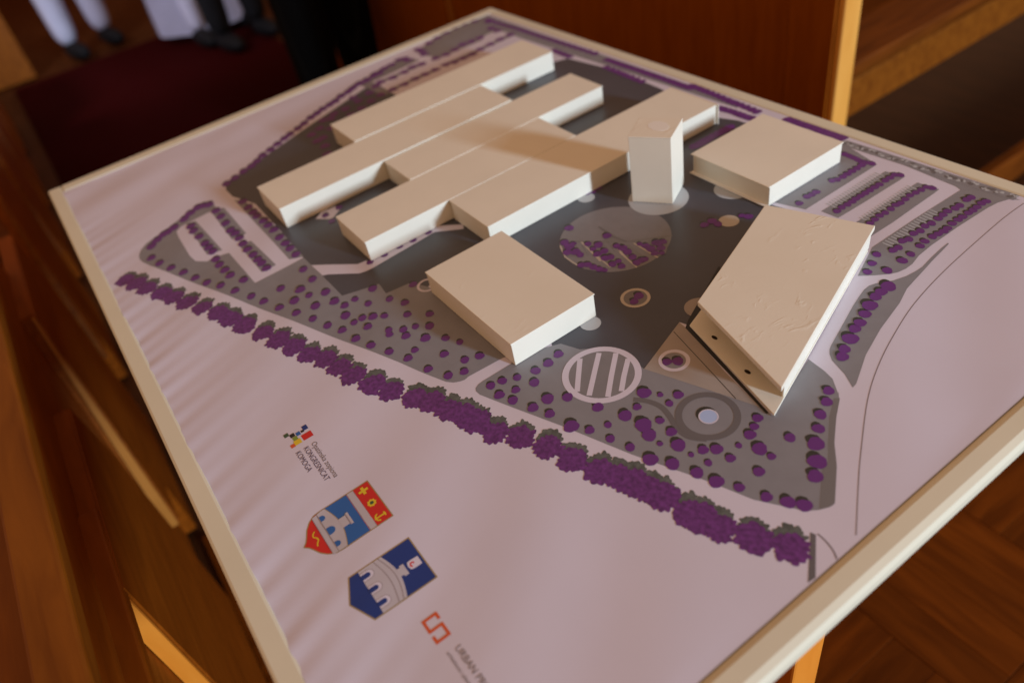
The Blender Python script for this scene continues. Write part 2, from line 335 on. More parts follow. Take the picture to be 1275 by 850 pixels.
CIRC = {'e_dot': (0.6724, 0.4416, 0.0284),
 'fount': (1.0804, 0.4111, 0.0088),
 'fount_ring_in': (1.0782, 0.4119, 0.0224),
 'fount_ring_out': (1.0791, 0.4115, 0.0286),
 'fount_sh': (1.0768, 0.4121, 0.0087),
 'front_dot': (0.8416, 0.698, 0.0223),
 'g_dot': (0.9075, 0.4178, 0.0111),
 'g_ring': (0.7168, 0.3478, 0.0299),
 'garden': (0.8099, 0.5356, 0.0657),
 'h_dot': (0.9699, 0.5119, 0.0155),
 'pergola_in': (0.9721, 0.3788, 0.032),
 'pergola_out': (0.9724, 0.3781, 0.0386),
 'plaza_dot': (0.8849, 0.6454, 0.0117),
 'ring_in': (0.9102, 0.478, 0.0126),
 'ring_out': (0.9104, 0.4776, 0.016),
 'slab_dot': (0.716, 0.5689, 0.0111),
 'tower': (0.7874, 0.6262, 0.0369),
 'tri_in': (1.0083, 0.4385, 0.0112),
 'tri_out': (1.0078, 0.4398, 0.0151)}
LINE = {'arc': [(1.2176, 0.3846), (1.2237, 0.3841), (1.2306, 0.3825), (1.2359, 0.3803), (1.2403, 0.3773)],
 'd_path': [(0.5641, 0.2421), (0.5946, 0.2704), (0.6108, 0.2861), (0.6123, 0.2962), (0.615, 0.3057), (0.6156, 0.3762), (0.6126, 0.3974), (0.6409, 0.426),
            (0.6505, 0.421), (0.6267, 0.3912), (0.6332, 0.298), (0.6329, 0.2881), (0.6304, 0.2793), (0.6017, 0.2493), (0.5978, 0.2431)],
 'd_path2': [(0.4652, 0.292), (0.4544, 0.3056), (0.4572, 0.3289), (0.4712, 0.3268), (0.4844, 0.3085)],
 'garden_beds': [[(0.7673, 0.4865), (0.7803, 0.4979), (0.8128, 0.4869), (0.7968, 0.4726)],
                 [(0.7894, 0.5059), (0.8057, 0.5203), (0.8661, 0.5045), (0.8499, 0.4948)],
                 [(0.8194, 0.5256), (0.8319, 0.5379), (0.872, 0.5324), (0.8703, 0.5158)],
                 [(0.8383, 0.5462), (0.8479, 0.564), (0.8608, 0.5739), (0.8765, 0.5542), (0.8754, 0.543)],
                 [(0.8142, 0.4752), (0.824, 0.4867), (0.8522, 0.4869), (0.8306, 0.4723)]],
 'garden_deck': [(0.7598, 0.5229), (0.778, 0.5373), (0.8078, 0.5356), (0.8263, 0.5397)],
 'garden_lines': [[(0.7867, 0.5035), (0.8327, 0.4945)], [(0.8016, 0.5006), (0.8499, 0.4948)], [(0.8186, 0.5263), (0.8506, 0.5182)],
                  [(0.8359, 0.5205), (0.8716, 0.5145)], [(0.8348, 0.5431), (0.876, 0.5423)], [(0.7739, 0.4814), (0.7959, 0.4718), (0.8187, 0.4716)]],
 'garden_path': [(0.7649, 0.4884), (0.8042, 0.5216), (0.8004, 0.5373), (0.7777, 0.5376), (0.7812, 0.5394), (0.8235, 0.5391), (0.8561, 0.5831), (0.858, 0.5821),
                 (0.8341, 0.5453), (0.8144, 0.5252), (0.7677, 0.4863)],
 'path': [(1.0186, 0.3778), (1.0293, 0.3854), (1.0418, 0.3893), (1.0542, 0.3877), (1.069, 0.3826), (1.0819, 0.3814), (1.0903, 0.3851), (1.0975, 0.3913)],
 'pergola_bars': [[(0.941, 0.3767), (0.9585, 0.3605), (0.9742, 0.3463)], [(0.9481, 0.3954), (0.9627, 0.3783), (0.9861, 0.3513)],
                  [(0.9601, 0.4072), (0.981, 0.3832), (0.9996, 0.3629)], [(0.9747, 0.4103), (0.9895, 0.3918), (1.0029, 0.3768)]],
 'road_line': [(1.0954, 0.8679), (1.0954, 0.82), (1.1018, 0.7288), (1.112, 0.6577), (1.1254, 0.6062), (1.1409, 0.5614), (1.1603, 0.5202), (1.1923, 0.4684),
               (1.2079, 0.4449), (1.2365, 0.4039)],
 'south_strip': [(1.2132, 0.3818), (1.2173, 0.3831), (1.2402, 0.3542), (1.2392, 0.3472)],
 'tri_line': [(0.9777, 0.4682), (1.0313, 0.4558), (1.0818, 0.4438)],
 'triangle': [(0.9959, 0.4118), (0.9716, 0.4819), (0.9845, 0.4803), (1.0523, 0.4618), (1.1034, 0.4514)]}
TREES = {'diag': [(0.2478, 0.2338, 0.0071), (0.2417, 0.2501, 0.0072), (0.2332, 0.2674, 0.0073), (0.2282, 0.2825, 0.0073), (0.22, 0.2954, 0.0074),
          (0.2091, 0.3094, 0.0075), (0.2014, 0.3262, 0.0075), (0.1924, 0.3424, 0.0076), (0.1832, 0.3589, 0.0077), (0.1767, 0.372, 0.0077),
          (0.1684, 0.3899, 0.0078), (0.1603, 0.4053, 0.0079), (0.1493, 0.4222, 0.008), (0.1436, 0.437, 0.008), (0.1366, 0.4512, 0.0081),
          (0.1319, 0.4672, 0.0081), (0.1275, 0.4804, 0.0082), (0.1174, 0.4965, 0.0083), (0.1125, 0.5132, 0.0083), (0.1055, 0.5253, 0.0084),
          (0.0975, 0.5439, 0.0084), (0.0953, 0.5597, 0.0085), (0.0901, 0.5773, 0.0085), (0.0883, 0.5903, 0.0086)],
 'dpath': [(0.62, 0.2996, 0.0049), (0.6203, 0.3204, 0.0049), (0.6193, 0.3427, 0.005), (0.621, 0.3624, 0.005), (0.6209, 0.385, 0.005), (0.4683, 0.306, 0.0054),
           (0.4895, 0.3061, 0.0053), (0.4651, 0.3286, 0.0055)],
 'edge': [(0.3332, 0.0916, 0.0072), (0.3231, 0.1026, 0.0073), (0.3156, 0.1144, 0.0073), (0.3151, 0.1201, 0.0074), (0.3102, 0.1314, 0.0074),
          (0.2992, 0.1505, 0.0075), (0.29, 0.1619, 0.0076), (0.2833, 0.1758, 0.0077), (0.2853, 0.1841, 0.0077), (0.2902, 0.1915, 0.0077)],
 'garden': [(0.7532, 0.5116, 0.0052), (0.8004, 0.5318, 0.0048), (0.7731, 0.4889, 0.0051), (0.7837, 0.4874, 0.0054), (0.7826, 0.4945, 0.0036),
            (0.7907, 0.4789, 0.0048), (0.7975, 0.4864, 0.0053), (0.8062, 0.4862, 0.0041), (0.7961, 0.5059, 0.004), (0.8068, 0.5132, 0.005),
            (0.8081, 0.5037, 0.0035), (0.8197, 0.5009, 0.0047), (0.8213, 0.5101, 0.0044), (0.8326, 0.5021, 0.0048), (0.8354, 0.5072, 0.0044),
            (0.8473, 0.5, 0.0045), (0.8481, 0.5083, 0.0034), (0.8577, 0.5044, 0.0041), (0.8243, 0.526, 0.004), (0.8326, 0.528, 0.0051),
            (0.8428, 0.5267, 0.0048), (0.8543, 0.5241, 0.0043), (0.8654, 0.5202, 0.0045), (0.8661, 0.5271, 0.0043), (0.8677, 0.531, 0.0036),
            (0.8415, 0.5464, 0.0032), (0.8496, 0.5484, 0.0044), (0.8582, 0.5482, 0.005), (0.8547, 0.5607, 0.0053), (0.8585, 0.5667, 0.0043),
            (0.8653, 0.5571, 0.0047), (0.8673, 0.5459, 0.0043), (0.8732, 0.5512, 0.0031), (0.8222, 0.4748, 0.0042), (0.8266, 0.4801, 0.0044),
            (0.8354, 0.4817, 0.0043), (0.8434, 0.4839, 0.0041), (0.8491, 0.4866, 0.0032)],
 'leaf': [(1.0806, 0.6605, 0.0078), (1.081, 0.6488, 0.0061), (1.0816, 0.6392, 0.0061), (1.0857, 0.6251, 0.0077), (1.09, 0.612, 0.006), (1.0944, 0.599, 0.0059),
          (1.0962, 0.5888, 0.0059), (1.1018, 0.5751, 0.0078), (1.1068, 0.5601, 0.0058), (1.1118, 0.5506, 0.006)],
 'left': [(0.3649, 0.0834, 0.0065), (0.39, 0.0888, 0.0064), (0.4154, 0.0978, 0.0064), (0.4398, 0.1079, 0.0063), (0.4656, 0.1163, 0.0062),
          (0.4905, 0.1248, 0.0061), (0.5134, 0.1366, 0.0061), (0.5398, 0.1468, 0.006), (0.5669, 0.1586, 0.0059), (0.5888, 0.1667, 0.0059),
          (0.6173, 0.1768, 0.0058), (0.6441, 0.188, 0.0057), (0.5647, 0.2306, 0.0061), (0.5955, 0.2304, 0.006), (0.5805, 0.1928, 0.006),
          (0.6035, 0.2102, 0.0068), (0.6196, 0.1958, 0.0067), (0.6338, 0.2312, 0.0066), (0.6237, 0.2135, 0.0051), (0.6585, 0.2317, 0.0066),
          (0.6748, 0.2375, 0.0055), (0.6732, 0.2519, 0.0049), (0.6709, 0.2771, 0.0062), (0.6932, 0.2597, 0.005), (0.6496, 0.2106, 0.0066),
          (0.6696, 0.1984, 0.0054), (0.6928, 0.2298, 0.0066), (0.6937, 0.2064, 0.0056), (0.714, 0.2156, 0.0055), (0.7401, 0.2206, 0.0057),
          (0.7636, 0.2279, 0.0056), (0.7123, 0.2318, 0.0047), (0.7124, 0.2425, 0.0053), (0.7199, 0.2527, 0.0059), (0.729, 0.2629, 0.0049),
          (0.7317, 0.2401, 0.0054), (0.7055, 0.2822, 0.0051), (0.7256, 0.2917, 0.0054), (0.747, 0.2832, 0.0051), (0.7557, 0.2545, 0.0047),
          (0.7629, 0.2515, 0.0046), (0.7671, 0.2671, 0.0051), (0.7786, 0.2639, 0.0055), (0.7725, 0.2796, 0.0046), (0.7023, 0.316, 0.0055),
          (0.7652, 0.3022, 0.0052), (0.7833, 0.2916, 0.0057), (0.7975, 0.2781, 0.0062), (0.8138, 0.2941, 0.005), (0.8307, 0.3018, 0.0043),
          (0.8058, 0.2598, 0.0044), (0.8115, 0.2482, 0.0052), (0.8346, 0.2797, 0.0052), (0.7878, 0.2379, 0.0053), (0.8415, 0.2557, 0.0051),
          (0.8653, 0.266, 0.0053), (0.8723, 0.2812, 0.005), (0.8582, 0.2908, 0.0051), (0.8643, 0.3053, 0.0053)],
 'mid': [(0.8697, 0.6212, 0.0054), (0.8707, 0.6326, 0.0058), (0.8802, 0.6325, 0.0053), (0.8886, 0.6626, 0.0042), (0.8955, 0.6662, 0.0057),
         (0.7078, 0.5768, 0.0053), (0.711, 0.5841, 0.0053), (0.7092, 0.5942, 0.0048), (0.9108, 0.4821, 0.0058), (0.9142, 0.4725, 0.005)],
 'park': [(0.3298, 0.1515, 0.0074), (0.3467, 0.1506, 0.0073), (0.3693, 0.1521, 0.0072), (0.3938, 0.1528, 0.0071), (0.4082, 0.1538, 0.0071),
          (0.4222, 0.1547, 0.007), (0.32, 0.1937, 0.0076), (0.3425, 0.1936, 0.0075), (0.3669, 0.1927, 0.0074), (0.3906, 0.1917, 0.0073),
          (0.4039, 0.1942, 0.0072), (0.4206, 0.194, 0.0071), (0.4393, 0.1929, 0.007), (0.4587, 0.1928, 0.007), (0.4786, 0.1937, 0.0069),
          (0.4949, 0.1944, 0.0068), (0.5076, 0.195, 0.0068), (0.5233, 0.1957, 0.0067), (0.4442, 0.1516, 0.0069), (0.4621, 0.1511, 0.0068),
          (0.4817, 0.1525, 0.0067), (0.5008, 0.1539, 0.0067), (0.5255, 0.1634, 0.0066), (0.3278, 0.2328, 0.0076), (0.3515, 0.2332, 0.0075),
          (0.3708, 0.2335, 0.0075), (0.3859, 0.2338, 0.0074), (0.4068, 0.2361, 0.0073), (0.4248, 0.2364, 0.0072), (0.4436, 0.2376, 0.0072),
          (0.4688, 0.2361, 0.007), (0.4888, 0.2365, 0.007), (0.505, 0.2367, 0.0069), (0.5241, 0.237, 0.0068)],
 'r0': [(0.891, 0.842, 0.0059), (0.8981, 0.8417, 0.0058), (0.905, 0.8413, 0.0058), (0.9111, 0.8403, 0.0057), (0.9172, 0.8394, 0.0057), (0.9226, 0.8408, 0.0057),
        (0.9289, 0.8429, 0.0056), (0.9225, 0.8322, 0.0057), (0.9223, 0.8237, 0.0057), (0.9221, 0.8152, 0.0057), (0.9219, 0.8068, 0.0057),
        (0.9218, 0.7984, 0.0056), (0.9208, 0.7894, 0.0056), (0.918, 0.7844, 0.0057), (0.9198, 0.7536, 0.0056), (0.9196, 0.7455, 0.0056),
        (0.9182, 0.7391, 0.0056), (0.9207, 0.7229, 0.0056)],
 'r1': [(0.9616, 0.7368, 0.0056), (0.9607, 0.7461, 0.0056), (0.9617, 0.7546, 0.0056), (0.962, 0.7625, 0.0056), (0.9615, 0.7698, 0.0056),
        (0.9618, 0.7777, 0.0056), (0.9621, 0.7858, 0.0056), (0.9623, 0.7938, 0.0056), (0.9626, 0.8019, 0.0056), (0.9629, 0.8101, 0.0056),
        (0.9628, 0.8206, 0.0056), (0.9631, 0.8289, 0.0056), (0.9634, 0.8372, 0.0056), (0.9686, 0.8403, 0.0056), (1.0022, 0.7395, 0.0053),
        (1.0015, 0.7485, 0.0053), (1.0008, 0.7577, 0.0053), (1.0019, 0.7659, 0.0053), (1.0019, 0.7758, 0.0054), (1.0012, 0.7851, 0.0054),
        (1.0027, 0.7914, 0.0054), (1.002, 0.8008, 0.0054), (1.0012, 0.8103, 0.0054), (1.0024, 0.8189, 0.0054), (1.0035, 0.8275, 0.0054),
        (1.0047, 0.8362, 0.0054), (1.0103, 0.8382, 0.0054)],
 'r3': [(1.0486, 0.713, 0.0057), (1.0497, 0.7208, 0.0057), (1.0457, 0.7329, 0.0058), (1.0485, 0.7399, 0.0058), (1.046, 0.7515, 0.0058),
        (1.0479, 0.7601, 0.0058), (1.0464, 0.7704, 0.0058), (1.0483, 0.7791, 0.0058), (1.0482, 0.7908, 0.0058), (1.0477, 0.7999, 0.0058),
        (1.0472, 0.809, 0.0058), (1.0498, 0.8185, 0.0058), (1.0503, 0.8262, 0.0058), (1.0492, 0.84, 0.0059), (1.0503, 0.8468, 0.0059), (1.0651, 0.7189, 0.0056),
        (1.0633, 0.7372, 0.0057), (1.0619, 0.7472, 0.0057), (1.0626, 0.7591, 0.0057), (1.0638, 0.767, 0.0057), (1.065, 0.7749, 0.0057),
        (1.0648, 0.7817, 0.0057), (1.0634, 0.7921, 0.0057), (1.0637, 0.8017, 0.0057), (1.0642, 0.8092, 0.0057), (1.0645, 0.8189, 0.0057),
        (1.065, 0.8265, 0.0057), (1.0649, 0.8336, 0.0057), (1.0644, 0.8429, 0.0058), (1.0659, 0.849, 0.0057), (1.0414, 0.6968, 0.0058),
        (1.0473, 0.6811, 0.0057), (1.0525, 0.6665, 0.0057), (1.0649, 0.6808, 0.0066), (1.0656, 0.7042, 0.0067)],
 'right': [(0.9082, 0.2898, 0.0048), (0.9109, 0.302, 0.0048), (0.9177, 0.3156, 0.0044), (0.9232, 0.3344, 0.0051), (0.9236, 0.35, 0.0054),
           (0.9207, 0.3652, 0.0051), (0.9355, 0.3237, 0.0053), (0.9305, 0.3047, 0.0044), (0.9246, 0.289, 0.0053), (0.9398, 0.2946, 0.0052),
           (0.9613, 0.3032, 0.0054), (0.9621, 0.32, 0.0063), (0.9788, 0.3099, 0.005), (0.9737, 0.3351, 0.0054), (1.0034, 0.3477, 0.0055),
           (1.0048, 0.315, 0.0072), (1.0198, 0.3243, 0.0046), (1.0264, 0.3404, 0.0036), (1.0402, 0.3313, 0.0043), (1.0287, 0.3589, 0.0064),
           (1.0283, 0.3738, 0.004), (1.0484, 0.3632, 0.0078), (1.0606, 0.3588, 0.0066), (1.0196, 0.3903, 0.0066), (1.0317, 0.3993, 0.0029),
           (1.0455, 0.3976, 0.0037), (1.0434, 0.4107, 0.0048), (1.0546, 0.3772, 0.004), (1.0711, 0.3753, 0.0049), (1.086, 0.3691, 0.0066),
           (1.0741, 0.3589, 0.0027), (1.0594, 0.3376, 0.0044), (1.0813, 0.3411, 0.0066), (1.0974, 0.3514, 0.0061), (1.1105, 0.44, 0.0047),
           (1.1151, 0.4306, 0.004), (1.1189, 0.4212, 0.0052), (1.1345, 0.4154, 0.0065), (1.1464, 0.4163, 0.0036), (1.1432, 0.4425, 0.0048),
           (1.1501, 0.397, 0.0048), (1.1206, 0.4056, 0.0029), (1.1039, 0.3807, 0.0047), (1.111, 0.3893, 0.0054), (1.1253, 0.3906, 0.0043),
           (1.1165, 0.3738, 0.0034), (1.1008, 0.3697, 0.0026), (1.1175, 0.3596, 0.0056), (1.1344, 0.3647, 0.0062), (1.1504, 0.3738, 0.0044),
           (1.1306, 0.5076, 0.005), (1.1379, 0.4959, 0.0051), (1.1436, 0.4805, 0.0053), (1.1525, 0.4669, 0.0052), (1.1616, 0.4524, 0.0071),
           (1.1741, 0.4384, 0.0075), (1.1825, 0.4257, 0.0063), (1.1707, 0.3825, 0.0048), (1.1848, 0.3908, 0.0058), (1.1949, 0.3976, 0.006),
           (1.0046, 0.4335, 0.0047), (1.0112, 0.4414, 0.0055)],
 'upper': [(0.1759, 0.5714, 0.0068), (0.1756, 0.595, 0.0069), (0.1728, 0.6203, 0.0069), (0.1727, 0.6417, 0.007), (0.1727, 0.6633, 0.007),
           (0.1279, 0.5721, 0.007), (0.1309, 0.5956, 0.007), (0.1277, 0.6215, 0.0071), (0.1214, 0.6427, 0.0071), (0.1252, 0.6611, 0.0072),
           (0.097, 0.5392, 0.0071), (0.097, 0.5576, 0.0071), (0.0808, 0.5846, 0.0072), (0.0752, 0.6065, 0.0072), (0.0727, 0.6243, 0.0073),
           (0.0645, 0.6453, 0.0073), (0.0684, 0.6543, 0.0073), (0.0849, 0.6549, 0.0073), (0.1264, 0.6909, 0.0072), (0.1288, 0.7119, 0.0072),
           (0.1235, 0.735, 0.0073), (0.1701, 0.6867, 0.007), (0.1754, 0.7027, 0.007), (0.1757, 0.7219, 0.0071), (0.176, 0.7413, 0.0071),
           (0.1689, 0.7629, 0.0071), (0.1663, 0.7876, 0.0072), (0.1636, 0.8127, 0.0072), (0.1635, 0.8363, 0.0073), (0.0551, 0.6929, 0.0074),
           (0.0481, 0.7229, 0.0075), (0.0395, 0.7456, 0.0076), (0.0332, 0.7701, 0.0076), (0.0268, 0.7951, 0.0077), (0.0264, 0.8166, 0.0077),
           (0.0341, 0.8393, 0.0077), (0.0894, 0.6874, 0.0073), (0.0708, 0.6925, 0.0074), (0.1158, 0.757, 0.0073), (0.1185, 0.7756, 0.0073),
           (0.1186, 0.7961, 0.0074), (0.0646, 0.8529, 0.0076), (0.0983, 0.8363, 0.0075), (0.1214, 0.8357, 0.0074)]}
HEDGE = [(0.3913, 0.0408), (0.4125, 0.0511), (0.437, 0.0601), (0.4636, 0.0714), (0.4858, 0.0813), (0.5128, 0.0915), (0.5406, 0.103), (0.5675, 0.1141), (0.5897, 0.1232),
 (0.6159, 0.1325), (0.6467, 0.1439), (0.6743, 0.1528), (0.6986, 0.1618), (0.7234, 0.17), (0.7451, 0.1809), (0.7683, 0.1867), (0.7919, 0.1918), (0.819, 0.2011),
 (0.8421, 0.2118), (0.8674, 0.2251), (0.8844, 0.2349), (0.9072, 0.2418), (0.9226, 0.2489), (0.9378, 0.253), (0.9614, 0.2593), (0.9831, 0.2725),
 (1.0092, 0.2852), (1.0361, 0.2914), (1.0621, 0.3016), (1.0767, 0.3088), (1.0897, 0.3143), (1.1036, 0.3186), (1.1157, 0.3224), (1.141, 0.3272),
 (1.1517, 0.3313), (1.1669, 0.3349), (1.1904, 0.3463), (1.2135, 0.361)]
ROWS = {'r_a': [(0.0562, 0.8576), (0.0713, 0.8581), (0.0864, 0.8587), (0.1015, 0.8592), (0.1165, 0.8597), (0.1316, 0.8603), (0.1467, 0.8608), (0.1618, 0.8613),
         (0.1769, 0.8619), (0.192, 0.8624), (0.2071, 0.8629), (0.2221, 0.8635), (0.2372, 0.864), (0.2523, 0.8645), (0.2674, 0.8651), (0.2825, 0.8656),
         (0.2976, 0.8661), (0.3127, 0.8667), (0.3277, 0.8672), (0.3428, 0.8677), (0.3579, 0.8683), (0.373, 0.8688)],
 'r_b': [(0.2984, 0.8369), (0.3097, 0.8368), (0.321, 0.8366), (0.3323, 0.8365), (0.3436, 0.8364)],
 'r_c': [(0.4114, 0.8636), (0.4214, 0.8637), (0.4313, 0.8638), (0.4413, 0.8639), (0.4513, 0.864), (0.4612, 0.8642), (0.4712, 0.8643), (0.4812, 0.8644),
         (0.4911, 0.8645), (0.5011, 0.8646), (0.5111, 0.8647), (0.5211, 0.8648), (0.531, 0.8649), (0.541, 0.865), (0.551, 0.8651), (0.5609, 0.8653),
         (0.5709, 0.8654), (0.5809, 0.8655), (0.5908, 0.8656), (0.6008, 0.8657)],
 'r_d': [(0.4338, 0.8427), (0.4464, 0.8423), (0.459, 0.8419), (0.4716, 0.8415), (0.4843, 0.8411), (0.4969, 0.8407), (0.5095, 0.8403), (0.5221, 0.8399)],
 'r_e': [(0.5985, 0.8731), (0.6086, 0.8725), (0.6187, 0.8719), (0.6288, 0.8713), (0.6389, 0.8706), (0.649, 0.87), (0.6591, 0.8694), (0.6693, 0.8688),
         (0.6794, 0.8682), (0.6895, 0.8676), (0.6996, 0.8669), (0.7097, 0.8663), (0.7198, 0.8657), (0.7299, 0.8651)],
 'r_f': [(0.6838, 0.8444), (0.6907, 0.8446), (0.6977, 0.8449), (0.7046, 0.8452), (0.7115, 0.8454), (0.7185, 0.8456), (0.7254, 0.8459), (0.7324, 0.8462),
         (0.7393, 0.8464)],
 'r_g': [(0.7791, 0.8723), (0.7847, 0.8723), (0.7904, 0.8723), (0.796, 0.8724), (0.8016, 0.8724), (0.8072, 0.8724), (0.8129, 0.8724), (0.8185, 0.8724),
         (0.8241, 0.8725), (0.8297, 0.8725), (0.8354, 0.8725), (0.841, 0.8725), (0.8466, 0.8725), (0.8522, 0.8726), (0.8579, 0.8726), (0.8635, 0.8726)],
 'r_h': [(0.7311, 0.7437), (0.7311, 0.7513), (0.7312, 0.7588), (0.7312, 0.7664), (0.7313, 0.7739), (0.7313, 0.7815), (0.7314, 0.789), (0.7314, 0.7966),
         (0.7315, 0.8041), (0.7315, 0.8117)]}
CLUSTER = [(0.24, 0.4048), (0.219, 0.4293), (0.2113, 0.451), (0.2018, 0.4755), (0.1951, 0.499), (0.1839, 0.5237), (0.1755, 0.5474), (0.2013, 0.4163), (0.1842, 0.4453),
 (0.1718, 0.479), (0.1626, 0.5089), (0.1504, 0.5376), (0.2705, 0.3954), (0.2998, 0.3863), (0.1715, 0.4573), (0.1772, 0.4332), (0.142, 0.5093), (0.1359, 0.5581),
 (0.2424, 0.3935), (0.2116, 0.3968)]
SPECKS = [(0.8723, 0.8645), (0.877, 0.8647), (0.8817, 0.8649), (0.8865, 0.8651), (0.8912, 0.8653), (0.8959, 0.8655), (0.9006, 0.8657), (0.9053, 0.8659),
 (0.9101, 0.8661), (0.9148, 0.8663), (0.9195, 0.8665), (0.9242, 0.8667), (0.9289, 0.8668), (0.9337, 0.867), (0.9384, 0.8672), (0.9431, 0.8674),
 (0.9478, 0.8676), (0.9525, 0.8678), (0.9573, 0.868), (0.962, 0.8682), (0.9667, 0.8684), (0.9714, 0.8686), (0.9761, 0.8688), (0.9809, 0.869), (0.9856, 0.8692),
 (0.9903, 0.8694), (0.995, 0.8696), (0.9997, 0.8698), (1.0045, 0.87), (1.0092, 0.8702), (1.0139, 0.8704), (1.0186, 0.8706), (1.0233, 0.8708), (1.0281, 0.871),
 (1.0328, 0.8711), (1.0375, 0.8713), (1.0422, 0.8715), (1.0469, 0.8717), (1.0517, 0.8719), (1.0564, 0.8721), (1.0611, 0.8723), (1.0658, 0.8725),
 (1.0705, 0.8727), (1.0753, 0.8729), (1.08, 0.8731), (1.0847, 0.8733)]

# ================================================================== room
bm = bmesh.new(); box(bm, (-9, -6, -0.12), (6, 7, -0.012)); floor = obj('floor', bm, M['floor']); floor['kind'] = 'structure'
bm = bmesh.new(); box(bm, (-3.62, -0.05, -0.010), (0.05, 1.22, 0.006), 0.004); carpet = obj('carpet', bm, M['carpet'])
tag(carpet, 'dark red carpet runner on the floor between the benches', 'carpet')
bm = bmesh.new(); box(bm, (-0.0372, -0.1488, -0.012), (0.0372, 0.1488, 0.0), 0.0008)
pm = bpy.data.meshes.new('plank'); bm.to_mesh(pm); bm.free(); pm.materials.append(M['parquet'])
S = 0.299
for i in range(0, 9):
    for j in range(0, 5):
        cx, cy = 0.10 + i * S + S / 2, -0.12 + j * S + S / 2
        for k in range(4):
            o = bpy.data.objects.new('plank', pm); C.objects.link(o); o.parent = floor
            off = (k - 1.5) * 0.0747
            if (i + j) % 2: o.location = (cx + off, cy, rnd.uniform(-.0005, .0003))
            else: o.location = (cx, cy + off, rnd.uniform(-.0005, .0003)); o.rotation_euler = (0, 0, math.pi / 2)
bm = bmesh.new(); box(bm, (-7.2, -5, 0), (-7.0, 6, 3.2)); wl = obj('back_wall', bm, M['wood'])
tag(wl, 'dark wooden wall at the far end of the room behind the seated people', 'wall')

# benches on the right: tall end panel, window light painted on its front edge as paler wood, seat running away from the aisle
def bench_right(x, label, edge_m):
    t = thing('wooden_bench', label, 'bench', (x, 1.25, 0), 'wooden benches along the aisle')
    boxo('end_panel', (-1.40, 0, 0), (-0.006, 0.034, 1.10), M['wood'], t, 0.003)
    boxo('panel_stile', (-0.10, -0.006, 0), (-0.005, -0.0005, 1.10), M['wood'], t, 0.001)
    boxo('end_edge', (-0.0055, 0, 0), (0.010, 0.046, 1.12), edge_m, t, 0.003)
    boxo('seat', (-0.60, 0.036, 0.455), (-0.19, 2.6, 0.485), M['wood_y'], t, 0.006)
    boxo('seat_rail', (-0.215, 0.036, 0.36), (-0.19, 2.6, 0.454), M['wood_x'], t, 0.004)  # lighter wood than the seat: light on the rail put into its colour
    boxo('backrest', (-0.66, 0.036, 0.40), (-0.61, 2.6, 1.05), M['wood_y'], t, 0.004)
    boxo('footboard', (-0.03, 0.036, 0.02), (0.0, 2.6, 0.11), M['wood_y'], t, 0.004)
    boxo('book_shelf', (-0.16, 0.036, 0.60), (-0.03, 2.6, 0.62), M['wood_y'], t, 0.004)
    return t
bench_right(0.572, 'wooden bench with tall dark end panel and bright front edge, right behind the model', M['lit_edge_pale'])
bench_right(-0.86, 'farther wooden bench beyond the back corner of the model, with a thin bright edge', M['lit_edge'])

# benches on the left: low ends in a row, window light on the two nearest front edges painted as paler wood
for i, x in enumerate((0.725, 0.058, -0.61, -1.28, -1.95, -2.62)):
    lab = ['nearest left bench end, its front edge lit bright orange beside the near left rim',
           'second left bench end, with a long slanting pale edge beside the model',
           'third left bench end down the row beside the left rim',
           'fourth left bench end down the row near the left corner of the model',
           'fifth left bench end down the row beyond the left corner of the model',
           'sixth left bench end, the last before the red carpet opens out'][i]
    t = thing('bench_end', lab, 'bench', (x, -0.12, 0), 'bench ends left of the model')
    top = T - 0.158
    lean = 0.13 if i else 0.0
    bm = bmesh.new()
    # side outline in x-z, extruded in y; front edge leans forward towards the floor
    out = [(0, top), (lean, 0.155), (lean - 0.12, 0.15), (lean - 0.12, 0.0), (-0.44, 0.0), (-0.44, 0.45), (-0.40, top - 0.02)]
    a = [bm.verts.new((px, 0, pz)) for px, pz in out]; b = [bm.verts.new((px, -0.03, pz)) for px, pz in out]
    bm.faces.new(a); bm.faces.new(b[::-1])
    for k in range(len(out)): bm.faces.new((a[k], b[k], b[(k + 1) % len(out)], a[(k + 1) % len(out)]))
    bmesh.ops.recalc_face_normals(bm, faces=bm.faces)
    bmesh.ops.bevel(bm, geom=list(bm.edges), offset=0.003, segments=2, affect='EDGES')
    obj('end_panel', bm, M['wood_end'], t)
    bm = bmesh.new()
    a = [(0.0005, -0.022 if i == 0 else -0.007, top - 0.004), (0.0005, -0.003, top - 0.004), (lean + .0005, -0.003, 0.16), (lean + .0005, -0.024, 0.16)]
    v0 = [bm.verts.new(q) for q in a]; v1 = [bm.verts.new((q[0] + 0.006, q[1], q[2])) for q in a]
    bm.faces.new(v1); bm.faces.new(v0[::-1])
    for k in range(4): bm.faces.new((v0[k], v0[(k + 1) % 4], v1[(k + 1) % 4], v1[k]))
    bmesh.ops.recalc_face_normals(bm, faces=bm.faces)
    obj('front_edge', bm, M[('amber_leg_lit_edge', 'lit_edge')[i] if i < 2 else 'wood_x'], t)
    if i: boxo('seat', (-0.40, -1.6, 0.42), (-0.02, -0.031, 0.45), M['wood_y'], t, 0.004)
    if i: boxo('backrest', (-0.44, -1.6, 0.46), (-0.405, -0.031, top - 0.03), M['wood_y'], t, 0.004)
